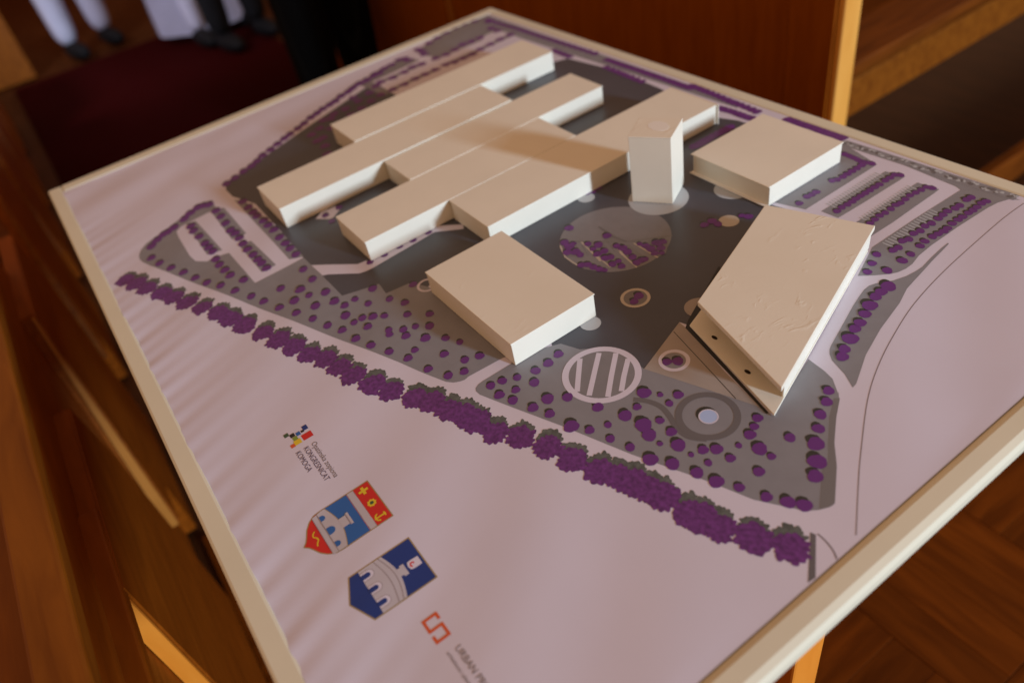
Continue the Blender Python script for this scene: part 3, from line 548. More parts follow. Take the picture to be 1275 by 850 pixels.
# the long desk front on the left with its flat top rail
t = thing('wooden_railing', 'long wooden railing with a flat top rail in the lower left corner', 'railing', (0.3, -0.15, 0))
boxo('top_rail', (-0.45, -0.028, T - 0.07), (1.5, 0.018, T - 0.045), M['wood_x'], t, 0.004)
boxo('front_panel', (-0.45, -0.014, 0), (1.5, 0.006, T - 0.0705), M['wood_end'], t, 0.002)
boxo('lower_ledge', (0.28, -0.12, T - 0.175), (1.5, 0.0285, T - 0.157), M['wood_end'], t, 0.003)
boxo('shelf', (-0.45, -0.268, T - 0.11), (1.5, -0.030, T - 0.085), M['wood_x'], t, 0.003)
boxo('back_panel', (-0.45, -0.30, 0), (1.5, -0.27, T - 0.05), M['wood_x'], t, 0.003)
tag(boxo('wooden_partition', (-3.78, -2.2, 0), (-3.72, 0.09, 0.62), M['wood_x'], None, 0.004), 'flat brown wooden board standing at the far end of the carpet, top left', 'partition')

# ================================================================== table and board
tb = thing('display_table', 'wooden table carrying the model, one pale leg showing under the right rim', 'table', (0.634, 0.45, 0))
boxo('table_top', (-0.56, -0.40, T - 0.060), (0.56, 0.40, T - 0.026), M['wood'], tb, 0.003)
for sx in (-1, 1):
    for sy in (-1, 1):
        bm = bmesh.new(); cx, cy = sx * 0.40, sy * 0.24
        if sx > 0 and sy < 0: cx, cy = 0.554, -0.03
        box(bm, (cx - 0.0225, cy - 0.0225, 0), (cx + 0.0225, cy + 0.0225, T - 0.061), 0.003)
        obj('leg', bm, M['amber_leg_lit_edge'], tb)
bd = thing('presentation_board', 'large flat board with a cream painted rim holding the printed plan', 'board', (0, 0, T))
boxo('base_panel', (0.010, 0.010, -0.024), (1.258, 0.890, -0.003), M['rim'], bd)
RZ = 0.0013
boxo('rim', (0, 0, -0.0235), (1.267, 0.0215, RZ), M['rim'], bd, 0.003)
boxo('rim', (1.2395, 0.0215, -0.0235), (1.2675, 0.8995, RZ), M['rim'], bd, 0.0075)
boxo('rim', (0.028, 0.8785, -0.0235), (1.2395, 0.9, RZ), M['rim'], bd, 0.003)
boxo('rim', (0, 0.0215, -0.0235), (0.028, 0.9, RZ), M['rim'], bd, 0.003)

# ================================================================== printed sheet
nx, ny = 244, 174
gx = np.linspace(SHX[0], SHX[1], nx); gy = np.linspace(SHY[0], SHY[1], ny)
GX, GY = np.meshgrid(gx, gy); GZ = relief(GX, GY) + T
me = bpy.data.meshes.new('printed_plan')
vv = np.stack([GX.ravel(), GY.ravel(), GZ.ravel()], 1)
ff = [(j * nx + i, j * nx + i + 1, (j + 1) * nx + i + 1, (j + 1) * nx + i) for j in range(ny - 1) for i in range(nx - 1)]
me.from_pydata(vv.tolist(), [], ff); me.materials.append(M['paper'])
for p in me.polygons: p.use_smooth = True
sheet = bpy.data.objects.new('printed_plan', me); C.objects.link(sheet)
tag(sheet, 'large white printed site plan with wrinkled edges, lying inside the cream rim', 'poster')

def pr(name, polys, layer, m, grid=0.01): return drape(name, polys, layer, M[m], sheet, grid)
pr('printed_plaza', [POLY['plaza']], 1, 'ink_plaza')
pr('printed_lawn', [POLY['lawn_left']], 2, 'ink_lawn')
pr('printed_lawn', [POLY['lawn_right']], 2, 'ink_lawn')
pr('printed_lawn', [POLY['leaf_lawn']], 2, 'ink_lawn')
pr('printed_lawn', [POLY['lawn_corner']], 2, 'ink_lawn')
pr('printed_lawn', [POLY['lawn_back']], 2, 'ink_lawn')
pr('printed_margin', [POLY['lawn_margin']], 3, 'ink_margin')
for p in POLY['park_beds']: pr('printed_bed', [p], 2, 'ink_lawn')
pr('printed_bed', [POLY['park_strip']], 3, 'ink_lawn')
for k in ('bed_a', 'bed_b'): pr('printed_bed', [POLY[k]], 2, 'ink_lawn')
pr('printed_kerb_strip', [[(0.03, 0.832), (0.70, 0.858), (0.70, 0.873), (0.03, 0.873)]], 1, 'ink_lawn')
pr('printed_kerb_strip', [LINE['south_strip']], 2, 'ink_path')
# parking back left
pr('printed_bed', [[(0.0990, 0.5400), (0.1340, 0.5460), (0.1800, 0.5480), (0.1850, 0.5620), (0.1130, 0.5620), (0.1050, 0.6680), (0.0610, 0.6530), (0.0770, 0.6020)]], 2, 'ink_garden')
pr('printed_bed', [[(0.0590, 0.6860), (0.0300, 0.7600), (0.0300, 0.8600), (0.1170, 0.8440), (0.1190, 0.6930), (0.0950, 0.6850)]], 2, 'ink_garden')
pr('printed_lot', [[(0.1130, 0.5640), (0.2700, 0.5640), (0.2700, 0.8380), (0.1190, 0.8380), (0.1190, 0.6860), (0.0660, 0.6800), (0.0640, 0.6640), (0.1060, 0.6700)]], 3, 'ink_white')
for p in ([(0.1210, 0.5690), (0.1320, 0.5690), (0.1320, 0.6680), (0.1210, 0.6680)], [(0.1680, 0.5670), (0.1800, 0.5670), (0.1800, 0.6680), (0.1680, 0.6680)], [(0.1190, 0.6880), (0.1320, 0.6880), (0.1320, 0.7920), (0.1190, 0.7920)], [(0.1640, 0.6830), (0.1760, 0.6830), (0.1720, 0.8370), (0.1600, 0.8370)]):
    pr('printed_bed', [p], 4, 'ink_garden')
# stall ticks
ticks = []
for x0, ya, yb, n in ((1.0335, 0.718, 0.80, 18), (0.944, 0.742, 0.828, 20), (0.988, 0.742, 0.826, 20)):
    for i in range(n):
        y = ya + (yb - ya) * i / (n - 1); ticks.append([(x0 - 0.001, y - 0.0008), (x0 + 0.011, y - 0.0008), (x0 + 0.011, y + 0.0008), (x0 - 0.001, y + 0.0008)])
o = pr('stall_marks', ticks, 4, 'ink_pale', 0); o['kind'] = 'stuff'
ticks = []
for x0, y0, n, dx in ((0.622, 0.150, 9, 0.0),):
    for i in range(n):
        y = y0 + 0.0058 * i; ticks.append([(x0, y), (x0 + 0.009, y), (x0 + 0.009, y + 0.0016), (x0, y + 0.0016)])
# circles
def cpoly(k, n=48, s=1.0): x, y, r = CIRC[k]; return disc(x, y, r * s, n)
pr('printed_ring', ring(*CIRC['pergola_out'], CIRC['pergola_in'][2]), 5, 'ink_white', 0)
pr('printed_disc', [cpoly('pergola_in', 48, 1.01)], 4, 'ink_garden')
for b in LINE['pergola_bars']: pr('printed_bar', ribbon(b, 0.0052), 5, 'ink_white', 0)
pr('printed_disc', [cpoly('garden')], 3, 'ink_garden')
pr('printed_deck', [smoothpts(LINE['garden_deck'][:1]) if False else LINE['garden_path']], 4, 'ink_margin')
for b in LINE['garden_beds']: pr('printed_bed', [b], 4, 'ink_margin', 0)
for l in LINE['garden_lines']: pr('printed_line', ribbon(l, 0.0018), 5, 'ink_peach', 0)
seats = []
gx0, gy0 = LINE['garden_deck'][0]
for i in range(4):
    for j in range(5):
        x, y = 0.7925 + 0.0062 * i * 0.9 - 0.004 * j * 0.0, 0.4985 + 0.0085 * i + 0.0 * j
        x += 0.0045 * j; y -= 0.0016 * j
        seats.append([(x, y), (x + 0.003, y), (x + 0.003, y + 0.0009), (x, y + 0.0009)])
o = pr('printed_benches', seats, 5, 'ink_path', 0); o['kind'] = 'stuff'
pr('printed_line', ribbon([LINE['garden_deck'][1], LINE['garden_deck'][2], LINE['garden_deck'][3]], 0.002), 5, 'ink_path', 0)
pr('printed_disc', [cpoly('tower')], 5, 'ink_pale')
pr('printed_disc', [cpoly('plaza_dot')], 6, 'ink_peach')
pr('printed_disc', [cpoly('front_dot')], 5, 'ink_pale')
pr('printed_disc', [cpoly('slab_dot')], 5, 'ink_pale')
pr('printed_disc', [cpoly('h_dot')], 5, 'ink_sand')
pr('printed_disc', [cpoly('g_dot')], 5, 'ink_pale')
pr('printed_disc', [disc(0.682, 0.4545, 0.018)], 5, 'ink_pale')
pr('printed_ring', ring(0.7165, 0.3275, 0.0125, 0.0095), 5, 'ink_white', 0)
pr('printed_ring', ring(*CIRC['ring_out'], CIRC['ring_in'][2]), 5, 'ink_peach', 0)
pr('printed_disc', [cpoly('ring_in', 40, 1.02)], 4, 'ink_margin')
pr('printed_path', [LINE['d_path']], 4, 'ink_white')
pr('printed_path', [LINE['d_path2']], 4, 'ink_white')
pr('printed_forecourt', [LINE['triangle']], 4, 'ink_sand')
pr('printed_line', ribbon(LINE['tri_line'], 0.0008), 5, 'ink_shade', 0)
pr('printed_ring', ring(*CIRC['tri_out'], CIRC['tri_in'][2]), 6, 'ink_white', 0)
pr('printed_disc', [cpoly('tri_in', 40, 1.02)], 5, 'ink_lawn')
pr('printed_path', ribbon(smoothpts(LINE['path']), 0.0055), 4, 'ink_path', 0)
pr('printed_ring', ring(*CIRC['fount_ring_out'], CIRC['fount_ring_in'][2]), 5, 'ink_path', 0)
x, y, r = CIRC['fount']
pr('printed_disc', [disc(x - 0.0035, y + 0.0006, r * 1.02)], 5, 'ink_shade')
pr('printed_fountain', [disc(x, y, r)], 6, 'ink_water')
pr('printed_ring', ring(x, y, r, r * 0.86), 7, 'ink_white', 0)
pr('printed_line', ribbon(smoothpts(LINE['road_line'], 6), 0.0007), 2, 'ink_line', 0)
pr('printed_line', ribbon(smoothpts(LINE['arc'], 5), 0.0012), 2, 'ink_line', 0)

# ---- printed trees: shade patch and crown, each its own flat mesh on the sheet
def tree_mesh(seed, n, spiky):
    rr = random.Random(seed); bm = bmesh.new()
    def blob(cx, cy, s, z, mi):
        ph = [rr.uniform(0, 6.28) for _ in range(4)]
        vs_ = []
        for i in range(n):
            a = 2 * math.pi * i / n
            q = 1 + 0.05 * math.sin(2 * a + ph[0]) + 0.05 * math.sin(3 * a + ph[1]) + (0.08 if spiky else 0.03) * math.sin(7 * a + ph[2])
            if spiky: q *= 1 + 0.13 * rr.uniform(-1, 1)
            vs_.append(bm.verts.new((cx + s * q * math.cos(a), cy + s * q * math.sin(a), z)))
        c_ = bm.verts.new((cx, cy, z))
        for i in range(n):
            f = bm.faces.new((c_, vs_[i], vs_[(i + 1) % n])); f.material_index = mi; f.smooth = True
    return bm, blob
tiny = []
meshes = []
for s in range(8):
    bm, blob = tree_mesh(s, 22, False)
    blob(-0.66, 0.28, 0.84, 0.0, 1); blob(0, 0, 1.0, 1.0, 0)
    m_ = bpy.data.meshes.new('printed_tree'); bm.to_mesh(m_); bm.free(); m_.materials.append(M['ink_purple']); m_.materials.append(M['ink_shade']); m_.materials.append(M['ink_violet']); meshes.append(m_)
ntree = 0
SCALE = dict(edge=1.02, park=0.94, left=0.95, right=1.0, leaf=0.95, r0=0.82, r1=0.80, r3=0.78, dpath=0.95, mid=0.95, garden=1.12, diag=1.05, upper=0.60)
for k in ('right', 'left', 'leaf', 'r3', 'park', 'edge', 'dpath', 'r1', 'mid'):
    for (x, y, r) in TREES[k]:
        o = bpy.data.objects.new('printed_tree', rnd.choice(meshes)); C.objects.link(o); o.parent = sheet
        q = r * SCALE[k]
        hz = max(float(relief(x + a * q, y + b * q)) for a, b in ((0, 0), (1, 0), (-1.4, .2), (0, 1), (0, -1)))
        o.location = (x, y, T + hz + (6.5 if k in ('garden', 'mid', 'dpath') or (k == 'right' and x < 1.02 and y > 0.42) else 4) * LAY); o.scale = (q, q, 1.6 * LAY)
        ntree += 1
# the smallest ones, joined per bed
for k, nm in (('r0', 'printed_trees'), ('garden', 'printed_shrubs'), ('diag', 'printed_trees')):
    vv, ff, mi = [], [], []
    for (x, y, r) in TREES[k]:
        src = rnd.choice(meshes); q = r * SCALE[k]; b0 = len(vv)
        hz = max(float(relief(x + a * q, y + b * q)) for a, b in ((0, 0), (1, 0), (-1.4, .2), (0, 1), (0, -1)))
        for v in src.vertices: vv.append((x + v.co.x * q, y + v.co.y * q, T + hz + (6.5 if k == 'garden' else 4) * LAY + v.co.z * 1.6 * LAY))
        for p in src.polygons: ff.append([b0 + i for i in p.vertices]); mi.append(p.material_index)
    me_ = bpy.data.meshes.new(nm); me_.from_pydata(vv, [], ff); me_.materials.append(M['ink_purple']); me_.materials.append(M['ink_shade']); me_.materials.append(M['ink_violet'])
    for p, i in zip(me_.polygons, mi): p.material_index = i
    o = bpy.data.objects.new(nm, me_); C.objects.link(o); o.parent = sheet; o['kind'] = 'stuff'
def far_trees(name, pts, r, m):
    polys = [[(x + r * (1 + .15 * math.sin(3 * a + i)) * math.cos(a), y + r * (1 + .15 * math.sin(3 * a + i)) * math.sin(a)) for a in [2 * math.pi * j / 12 for j in range(12)]] for i, (x, y) in enumerate(pts)]
    o = pr(name, polys, 6, m, 0); o['kind'] = 'stuff'
far_trees('printed_trees', [(x, y) for x, y, r in TREES['upper']], 0.0092, 'ink_purple')
far_trees('printed_trees', [p for k in ROWS for p in ROWS[k]], 0.0072, 'ink_purple')
far_trees('printed_trees', CLUSTER, 0.0085, 'ink_hedge')
pr('printed_kerb_strip', ribbon(SPECKS, 0.013), 4, 'ink_lawn')
far_trees('printed_specks', [(x + 0.003 * math.sin(5 * i), y + 0.002 * math.cos(3 * i)) for i, (x, y) in enumerate(SPECKS) if i % 3], 0.0028, 'ink_path')
far_trees('printed_specks', [(x - 0.002, y + 0.003 * math.cos(7 * i)) for i, (x, y) in enumerate(SPECKS) if i % 3 != 1], 0.0024, 'ink_pale')
# the large spiky trees of the avenue
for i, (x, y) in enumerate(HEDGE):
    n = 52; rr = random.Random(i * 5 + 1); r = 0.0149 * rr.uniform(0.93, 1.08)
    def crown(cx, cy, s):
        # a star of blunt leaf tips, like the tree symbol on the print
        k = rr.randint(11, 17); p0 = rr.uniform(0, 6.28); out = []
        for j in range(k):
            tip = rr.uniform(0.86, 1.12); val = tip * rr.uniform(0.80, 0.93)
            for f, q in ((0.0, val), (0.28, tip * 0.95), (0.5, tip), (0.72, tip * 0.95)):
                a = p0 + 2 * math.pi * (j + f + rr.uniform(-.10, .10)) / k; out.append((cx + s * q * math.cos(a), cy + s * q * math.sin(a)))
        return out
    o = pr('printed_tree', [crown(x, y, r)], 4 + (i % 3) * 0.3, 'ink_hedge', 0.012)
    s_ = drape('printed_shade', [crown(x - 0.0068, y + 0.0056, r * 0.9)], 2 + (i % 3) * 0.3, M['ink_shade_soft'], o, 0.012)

# ---- emblems and lettering
def emb(name): 
    e = bpy.data.objects.new(name, None); C.objects.link(e); e.parent = sheet; e.empty_display_size = 0.01; return e
def pe(name, polys, layer, m, parent, grid=0.005): return drape(name, polys, layer, M[m], parent, grid)
def offset(pts, d):
    cx = sum(p[0] for p in pts) / len(pts); cy = sum(p[1] for p in pts) / len(pts)
    out = []
    n = len(pts)
    for i in range(n):
        p0, p1, p2 = (Vector(pts[(i + k) % n]) for k in (-1, 0, 1))
        a = (p1 - p0); b = (p2 - p1)
        if a.length < 1e-9 or b.length < 1e-9: out.append(tuple(p1)); continue
        a.normalize(); b.normalize(); na = Vector((a.y, -a.x)); nb = Vector((b.y, -b.x)); nn = (na + nb)
        if nn.length < 1e-6: nn = na
        nn.normalize(); k = d / max(0.4, nn.dot(na)); out.append(tuple(p1 + nn * k))
    return out
def pr_emblem_one():
    e = emb('red_blue_shield')
    xl, xr, yt = 0.9280, 0.9775, 0.1395; cx = (xl + xr) / 2
    low = [(xl, 0.0925), (0.9288, 0.0855), (0.9325, 0.0795), (0.9385, 0.0745), (0.9455, 0.0712), (0.9495, 0.0690), (cx, 0.0660)]
    half = low + [(2 * cx - a, b) for a, b in low[-2::-1]]
    outl = [(xr, yt), (xl, yt)] + half          # counter-clockwise
    pe('border', [offset(outl, 0.0010)], 2, 'ink_gold', e)
    pe('field', [outl], 3, 'ink_red', e)
    pe('band', [[(xl, 0.1183), (xr, 0.1183), (xr, 0.1245), (xl, 0.1245)]], 4, 'ink_stone', e)
    pe('sky_field', [[(xl, 0.0900), (xr, 0.0900), (xr, 0.1176), (xl, 0.1176)]], 4, 'ink_blue', e)
    arc = [(xl + (xr - xl) * i / 14, 0.0955 + 0.0052 * math.sin(math.pi * i / 14)) for i in range(15)]
    pe('bridge_edge', [[(xr, 0.0893), (xr, 0.0962)] + [(a, b + 0.0007) for a, b in arc[::-1]] + [(xl, 0.0893)]], 5, 'ink_gold', e)
    pe('bridge', [[(0.9770, 0.0826), (xr, 0.0925)] + arc[::-1] + [(xl, 0.0925), (0.9302, 0.0826)]], 6, 'ink_stone', e)
    pe('bridge_line', [[(0.9285, 0.0873), (0.9770, 0.0873), (0.9770, 0.0879), (0.9285, 0.0879)], [(0.9310, 0.0823), (0.9745, 0.0823), (0.9745, 0.0828), (0.9310, 0.0828)]], 7, 'ink_stone_dark', e, 0)
    for hx, hr, hh in ((0.9362, 0.0030, 0.0018), (0.9530, 0.0042, 0.0028), (0.9694, 0.0030, 0.0018)):
        pe('arch', [[(hx - hr, 0.0880), (hx + hr, 0.0880)] + [(hx + hr * math.cos(a), 0.0880 + hh + hr * math.sin(a)) for a in [math.pi * i / 10 for i in range(11)]]], 8, 'ink_blue', e, 0)
    pe('tower', [[(0.9477, 0.1005), (0.9587, 0.1005), (0.9587, 0.1072), (0.9477, 0.1072)], [(0.9460, 0.1082), (0.9604, 0.1082), (0.9604, 0.1104), (0.9460, 0.1104)]], 8, 'ink_stone', e, 0)
    pe('tower_line', [[(0.9465, 0.1073), (0.9600, 0.1073), (0.9600, 0.1081), (0.9465, 0.1081)]], 8, 'ink_stone_dark', e, 0)
    q = 0.0014; X, Y, a = 0.9352, 0.1320, 0.0046
    pe('cross', [[(X - q, Y - a), (X + q, Y - a), (X + q * 1.0, Y - q), (X + a, Y - q), (X + a, Y + q), (X + q, Y + q), (X + q, Y + a), (X - q, Y + a), (X - q, Y + q), (X - a, Y + q), (X - a, Y - q), (X - q, Y - q)]], 5, 'ink_yellow', e, 0)
    pe('flower', [[(0.9527 + (0.0036 if i % 2 else 0.0046) * math.cos(math.pi * i / 8), 0.1320 + (0.0036 if i % 2 else 0.0046) * math.sin(math.pi * i / 8)) for i in range(16)]], 5, 'ink_yellow', e, 0)
    pe('flower_heart', [disc(0.9527, 0.1320, 0.0019, 14)], 6, 'ink_green', e, 0)
    pe('anchor', ribbon([(0.9708, 0.1270), (0.9708, 0.1368)], 0.0016) + ribbon([(0.9684, 0.1356), (0.9732, 0.1356)], 0.0013) + ribbon([(0.9668, 0.1300), (0.9680, 0.1278), (0.9708, 0.1266), (0.9736, 0.1278), (0.9748, 0.1300)], 0.0015), 5, 'ink_yellow', e, 0)
    pe('snake', ribbon(smoothpts([(0.9440, 0.0790), (0.9462, 0.0765), (0.9490, 0.0760), (0.9515, 0.0778), (0.9545, 0.0782), (0.9572, 0.0762), (0.9600, 0.0752)], 4), 0.0013), 5, 'ink_yellow', e, 0)
    pe('inner_line', [[(xl, 0.1179), (xr, 0.1179), (xr, 0.1185), (xl, 0.1185)], [(xl, 0.1243), (xr, 0.1243), (xr, 0.1248), (xl, 0.1248)]], 5, 'ink_stone_dark', e, 0)
def pr_emblem_two():
    e = emb('blue_bridge_shield')
    outl = [(1.0525, 0.1390), (1.0070, 0.1390), (1.0070, 0.0832), (1.0290, 0.0735), (1.0525, 0.0836)]
    pe('border', [offset(outl, 0.0011)], 2, 'ink_gold', e)
    pe('field', [outl], 3, 'ink_navy', e)
    xl, xr = 1.0070, 1.0525
    def arc(y0, h, n=16): return [(xl + (xr - xl) * i / n, y0 + h * math.sin(math.pi * i / n)) for i in range(n + 1)]
    pe('bridge', [[(xl, 0.0910), (xr, 0.0910)] + arc(0.1125, 0.0050)[::-1]], 4, 'ink_stone', e)
    for y0, h in ((0.1095, 0.0048), (0.1052, 0.0036)): pe('bridge_line', ribbon(arc(y0, h), 0.0007), 5, 'ink_stone_dark', e, 0)
    for hx in (1.0145, 1.0290, 1.0438):
        pe('arch_band', [[(hx - .0046, 0.0912), (hx + .0046, 0.0912)] + [(hx + .0046 * math.cos(a), 0.0975 + .0046 * math.sin(a)) for a in [math.pi * i / 10 for i in range(11)]]], 5, 'ink_stone_dark', e, 0)
        pe('arch_face', [[(hx - .0041, 0.0911), (hx + .0041, 0.0911)] + [(hx + .0041 * math.cos(a), 0.0975 + .0041 * math.sin(a)) for a in [math.pi * i / 10 for i in range(11)]]], 6, 'ink_white', e, 0)
        pe('arch', [[(hx - .0023, 0.0905), (hx + .0023, 0.0905)] + [(hx + .0023 * math.cos(a), 0.0965 + .0023 * math.sin(a)) for a in [math.pi * i / 10 for i in range(11)]]], 7, 'ink_navy', e, 0)
    pe('tower', [[(1.0262, 0.1165), (1.0340, 0.1165), (1.0340, 0.1200), (1.0262, 0.1200)], [(1.0248, 0.1200), (1.0358, 0.1200), (1.0358, 0.1238), (1.0248, 0.1238)]], 5, 'ink_stone', e, 0)
    pe('flag', [[(1.0262, 0.1268), (1.0300, 0.1258), (1.0338, 0.1268), (1.0345, 0.1300), (1.0345, 0.1368), (1.0262, 0.1368), (1.0258, 0.1300)]], 5, 'ink_white', e, 0)
    pe('flag_mark', ribbon([(1.0322, 0.1290), (1.0305, 0.1280), (1.0285, 0.1290), (1.0285, 0.1308), (1.0300, 0.1316)], 0.0014), 6, 'ink_red', e, 0)
pr_emblem_one(); pr_emblem_two()

def lettering(name, txt, x, y, size, m, parent, sx=1.0, layer=3):
    cu = bpy.data.curves.new('t', 'FONT'); cu.body = txt; cu.size = size; cu.resolution_u = 3
    to = bpy.data.objects.new('t', cu); C.objects.link(to)
    dg = bpy.context.evaluated_depsgraph_get(); me_ = bpy.data.meshes.new_from_object(to.evaluated_get(dg))
    bpy.data.objects.remove(to); me_.name = name
    for v in me_.vertices:
        v.co.x = x + v.co.x * sx; v.co.y = y + v.co.y; v.co.z = T + zof(v.co.x, v.co.y, layer)
    me_.materials.clear(); me_.materials.append(M[m])
    o = bpy.data.objects.new(name, me_); C.objects.link(o); o.parent = parent; return o
e = emb('coloured_square_logo')
def sq(x, y, a, b, m): pe('square', [[(x - a, y - b), (x + a, y - b), (x + a, y + b), (x - a, y + b)]], 3, m, e, 0)
sq(0.8352, 0.1195, 0.0042, 0.0052, 'ink_red'); sq(0.8232, 0.1218, 0.0034, 0.0026, 'ink_navy'); sq(0.8262, 0.1180, 0.0016, 0.0016, 'ink_black')
sq(0.8262, 0.1134, 0.0026, 0.0022, 'ink_blue'); sq(0.8242, 0.1078, 0.0026, 0.0024, 'ink_black'); sq(0.8197, 0.1030, 0.0026, 0.0024, 'ink_green')
sq(0.8300, 0.1086, 0.0026, 0.0024, 'ink_lime'); sq(0.8364, 0.1088, 0.0034, 0.0036, 'ink_yellow'); sq(0.8380, 0.1030, 0.0024, 0.0022, 'ink_orange')
lettering('lettering', 'Opatinska zopiona', 0.8480, 0.1180, 0.0078, 'ink_grey', e, 0.93)
lettering('lettering', 'KONGRESNICAT', 0.8485, 0.1095, 0.0080, 'ink_text', e, 0.86)
lettering('lettering', 'KOMOGA', 0.8485, 0.1010, 0.0080, 'ink_text', e, 0.86)
e = emb('orange_square_letter_logo')
pts = [(1.0836, 0.1228), (1.0793, 0.1228), (1.0793, 0.1116), (1.0897, 0.1116), (1.0897, 0.1223), (1.1003, 0.1223), (1.1003, 0.1117), (1.0956, 0.1117)]
bars = []
for (x0, y0), (x1, y1) in zip(pts, pts[1:]):
    h = 0.0012; bars.append([(min(x0, x1) - h, min(y0, y1) - h), (max(x0, x1) + h, min(y0, y1) - h), (max(x0, x1) + h, max(y0, y1) + h), (min(x0, x1) - h, max(y0, y1) + h)])
for i, b in enumerate(bars): pe('stroke', [b], 3 + 0.3 * (i % 2), 'ink_orange', e, 0)
lettering('lettering', 'URBAN PRIMA', 1.1125, 0.1195, 0.0078, 'ink_grey', e, 1.0)
lettering('lettering', 'arhitektura i planiranje', 1.1120, 0.1128, 0.0042, 'ink_grey', e, 1.0)

# ================================================================== the white buildings of the model
GR = 'cream blocks standing on the plan'
def block(label, x0, x1, y0, y1, h, lid=0.0014, over=(0.0008, 0.0008, 0.0008, 0.0008), extra=None, m='card'):
    t = thing('model_building', label, 'model building', ((x0 + x1) / 2, (y0 + y1) / 2, T), GR)
    a, b = (x1 - x0) / 2, (y1 - y0) / 2
    boxo('walls', (-a, -b, 0.0006), (a, b, h - lid - 0.0001), M['card'], t, 0.0007)
    boxo('roof_sheet', (-a - over[0], -b - over[1], h - lid), (a + over[2], b + over[3], h), M[m], t, 0.0005)
    if extra == 'end': boxo('end_sheet', (-a, b + 0.0001, 0.0007), (a + 0.0032, b + 0.0016, h + 0.0004), M['card'], t, 0.0003)
    if extra == 'base': boxo('base_sheet', (-a - 0.002, -b - 0.0045, 0.0007), (a, b, 0.002), M['card_edge'], t, 0.0003)
    return t
block('long narrow cream slab at the back, farthest from the camera, beside the printed parking rows', 0.279, 0.3665, 0.413, 0.786, 0.0325)
block('long cream slab second from the back, its left end reaching farthest towards the left rim', 0.3685, 0.4545, 0.254, 0.640, 0.0315)
block('middle cream slab of the row with a free white end by the dark court', 0.4565, 0.5330, 0.416, 0.753, 0.0298)
block('fourth cream slab of the row, beside the pink path with five purple dots', 0.5345, 0.6195, 0.302, 0.632, 0.0293)
block('nearest long cream slab of the row, with the tower shadow crossing its far half', 0.6215, 0.7105, 0.425, 0.8065, 0.0290, extra='end')
block('square cream block at the back right with a thin overhanging lid', 0.7775, 0.8990, 0.696, 0.8225, 0.0285, over=(0.001, 0.0035, 0.0015, 0.0005), extra='base')
block('large cream box nearest the striped circle in the middle foreground', 0.7335, 0.9030, 0.324, 0.4295, 0.0305, m='fine_card')
# tower: rotated square
t = thing('model_tower', 'tall square cream tower on a pale circle', 'model building', (0.777, 0.635, T), GR)
base = [(0.769, 0.600), (0.811, 0.628), (0.788, 0.669), (0.745, 0.640)]
loc = [(x - 0.777, y - 0.635) for x, y in base]
bm = bmesh.new(); prism(bm, loc, 0.001, 0.0878, 0.0006); obj('walls', bm, M['card'], t)
bm = bmesh.new(); prism(bm, [(x * 1.012, y * 1.012) for x, y in loc], 0.088, 0.0900, 0.0005); obj('roof_sheet', bm, M['rough_card'], t)
bm = bmesh.new(); prism(bm, disc(0.002, 0.004, 0.015, 9, 0.011), 0.0900, 0.09015); obj('roof_patch', bm, M['card_edge'], t)
# wedge-shaped building with large roof
t = thing('model_hall', 'wide cream hall with a slanted plan, overhanging rough roof and open shaded front', 'model building', (1.02, 0.57, T), GR)
def L(*pts): return [(x - 1.02, y - 0.57) for x, y in pts]
bm = bmesh.new(); prism(bm, L((0.984, 0.484), (1.1190, 0.4510), (1.0320, 0.6950), (0.925, 0.655)), 0.0007, 0.0030, 0.0004); obj('base_sheet', bm, M['card'], t)
roof = [(0.988, 0.491), (1.1185, 0.4580), (1.0320, 0.7000), (0.9235, 0.6600)]
bm = bmesh.new(); prism(bm, L(*roof), 0.0258, 0.0312, 0.0006); obj('roof', bm, M['rough_card'], t)
bm = bmesh.new(); prism(bm, L((0.972, 0.556), (1.0825, 0.5315), (1.0260, 0.6900), (0.927, 0.655)), 0.0031, 0.0257, 0.0006); obj('walls', bm, M['card'], t)
bm = bmesh.new(); prism(bm, L((1.1092, 0.4716), (1.1107, 0.4722), (1.0302, 0.6985), (1.0287, 0.6979)), 0.0031, 0.0257, 0.0003); obj('side_panel', bm, M['card'], t)
for (nx_, ny_) in ((1.0145, 0.487), (1.068, 0.474)):
    bm = bmesh.new(); prism(bm, L(*disc(nx_, ny_, 0.0035, 12, 0.0018)), 0.0031, 0.0037); obj('slot', bm, M['notch'], t)
pr('black_strip', [[(0.9760, 0.4895), (0.982, 0.4800), (1.1120, 0.4490), (1.1125, 0.4515), (0.986, 0.484), (0.950, 0.575), (0.936, 0.575)]], 6, 'ink_black')  # flat black strip along the left edge of the hall base

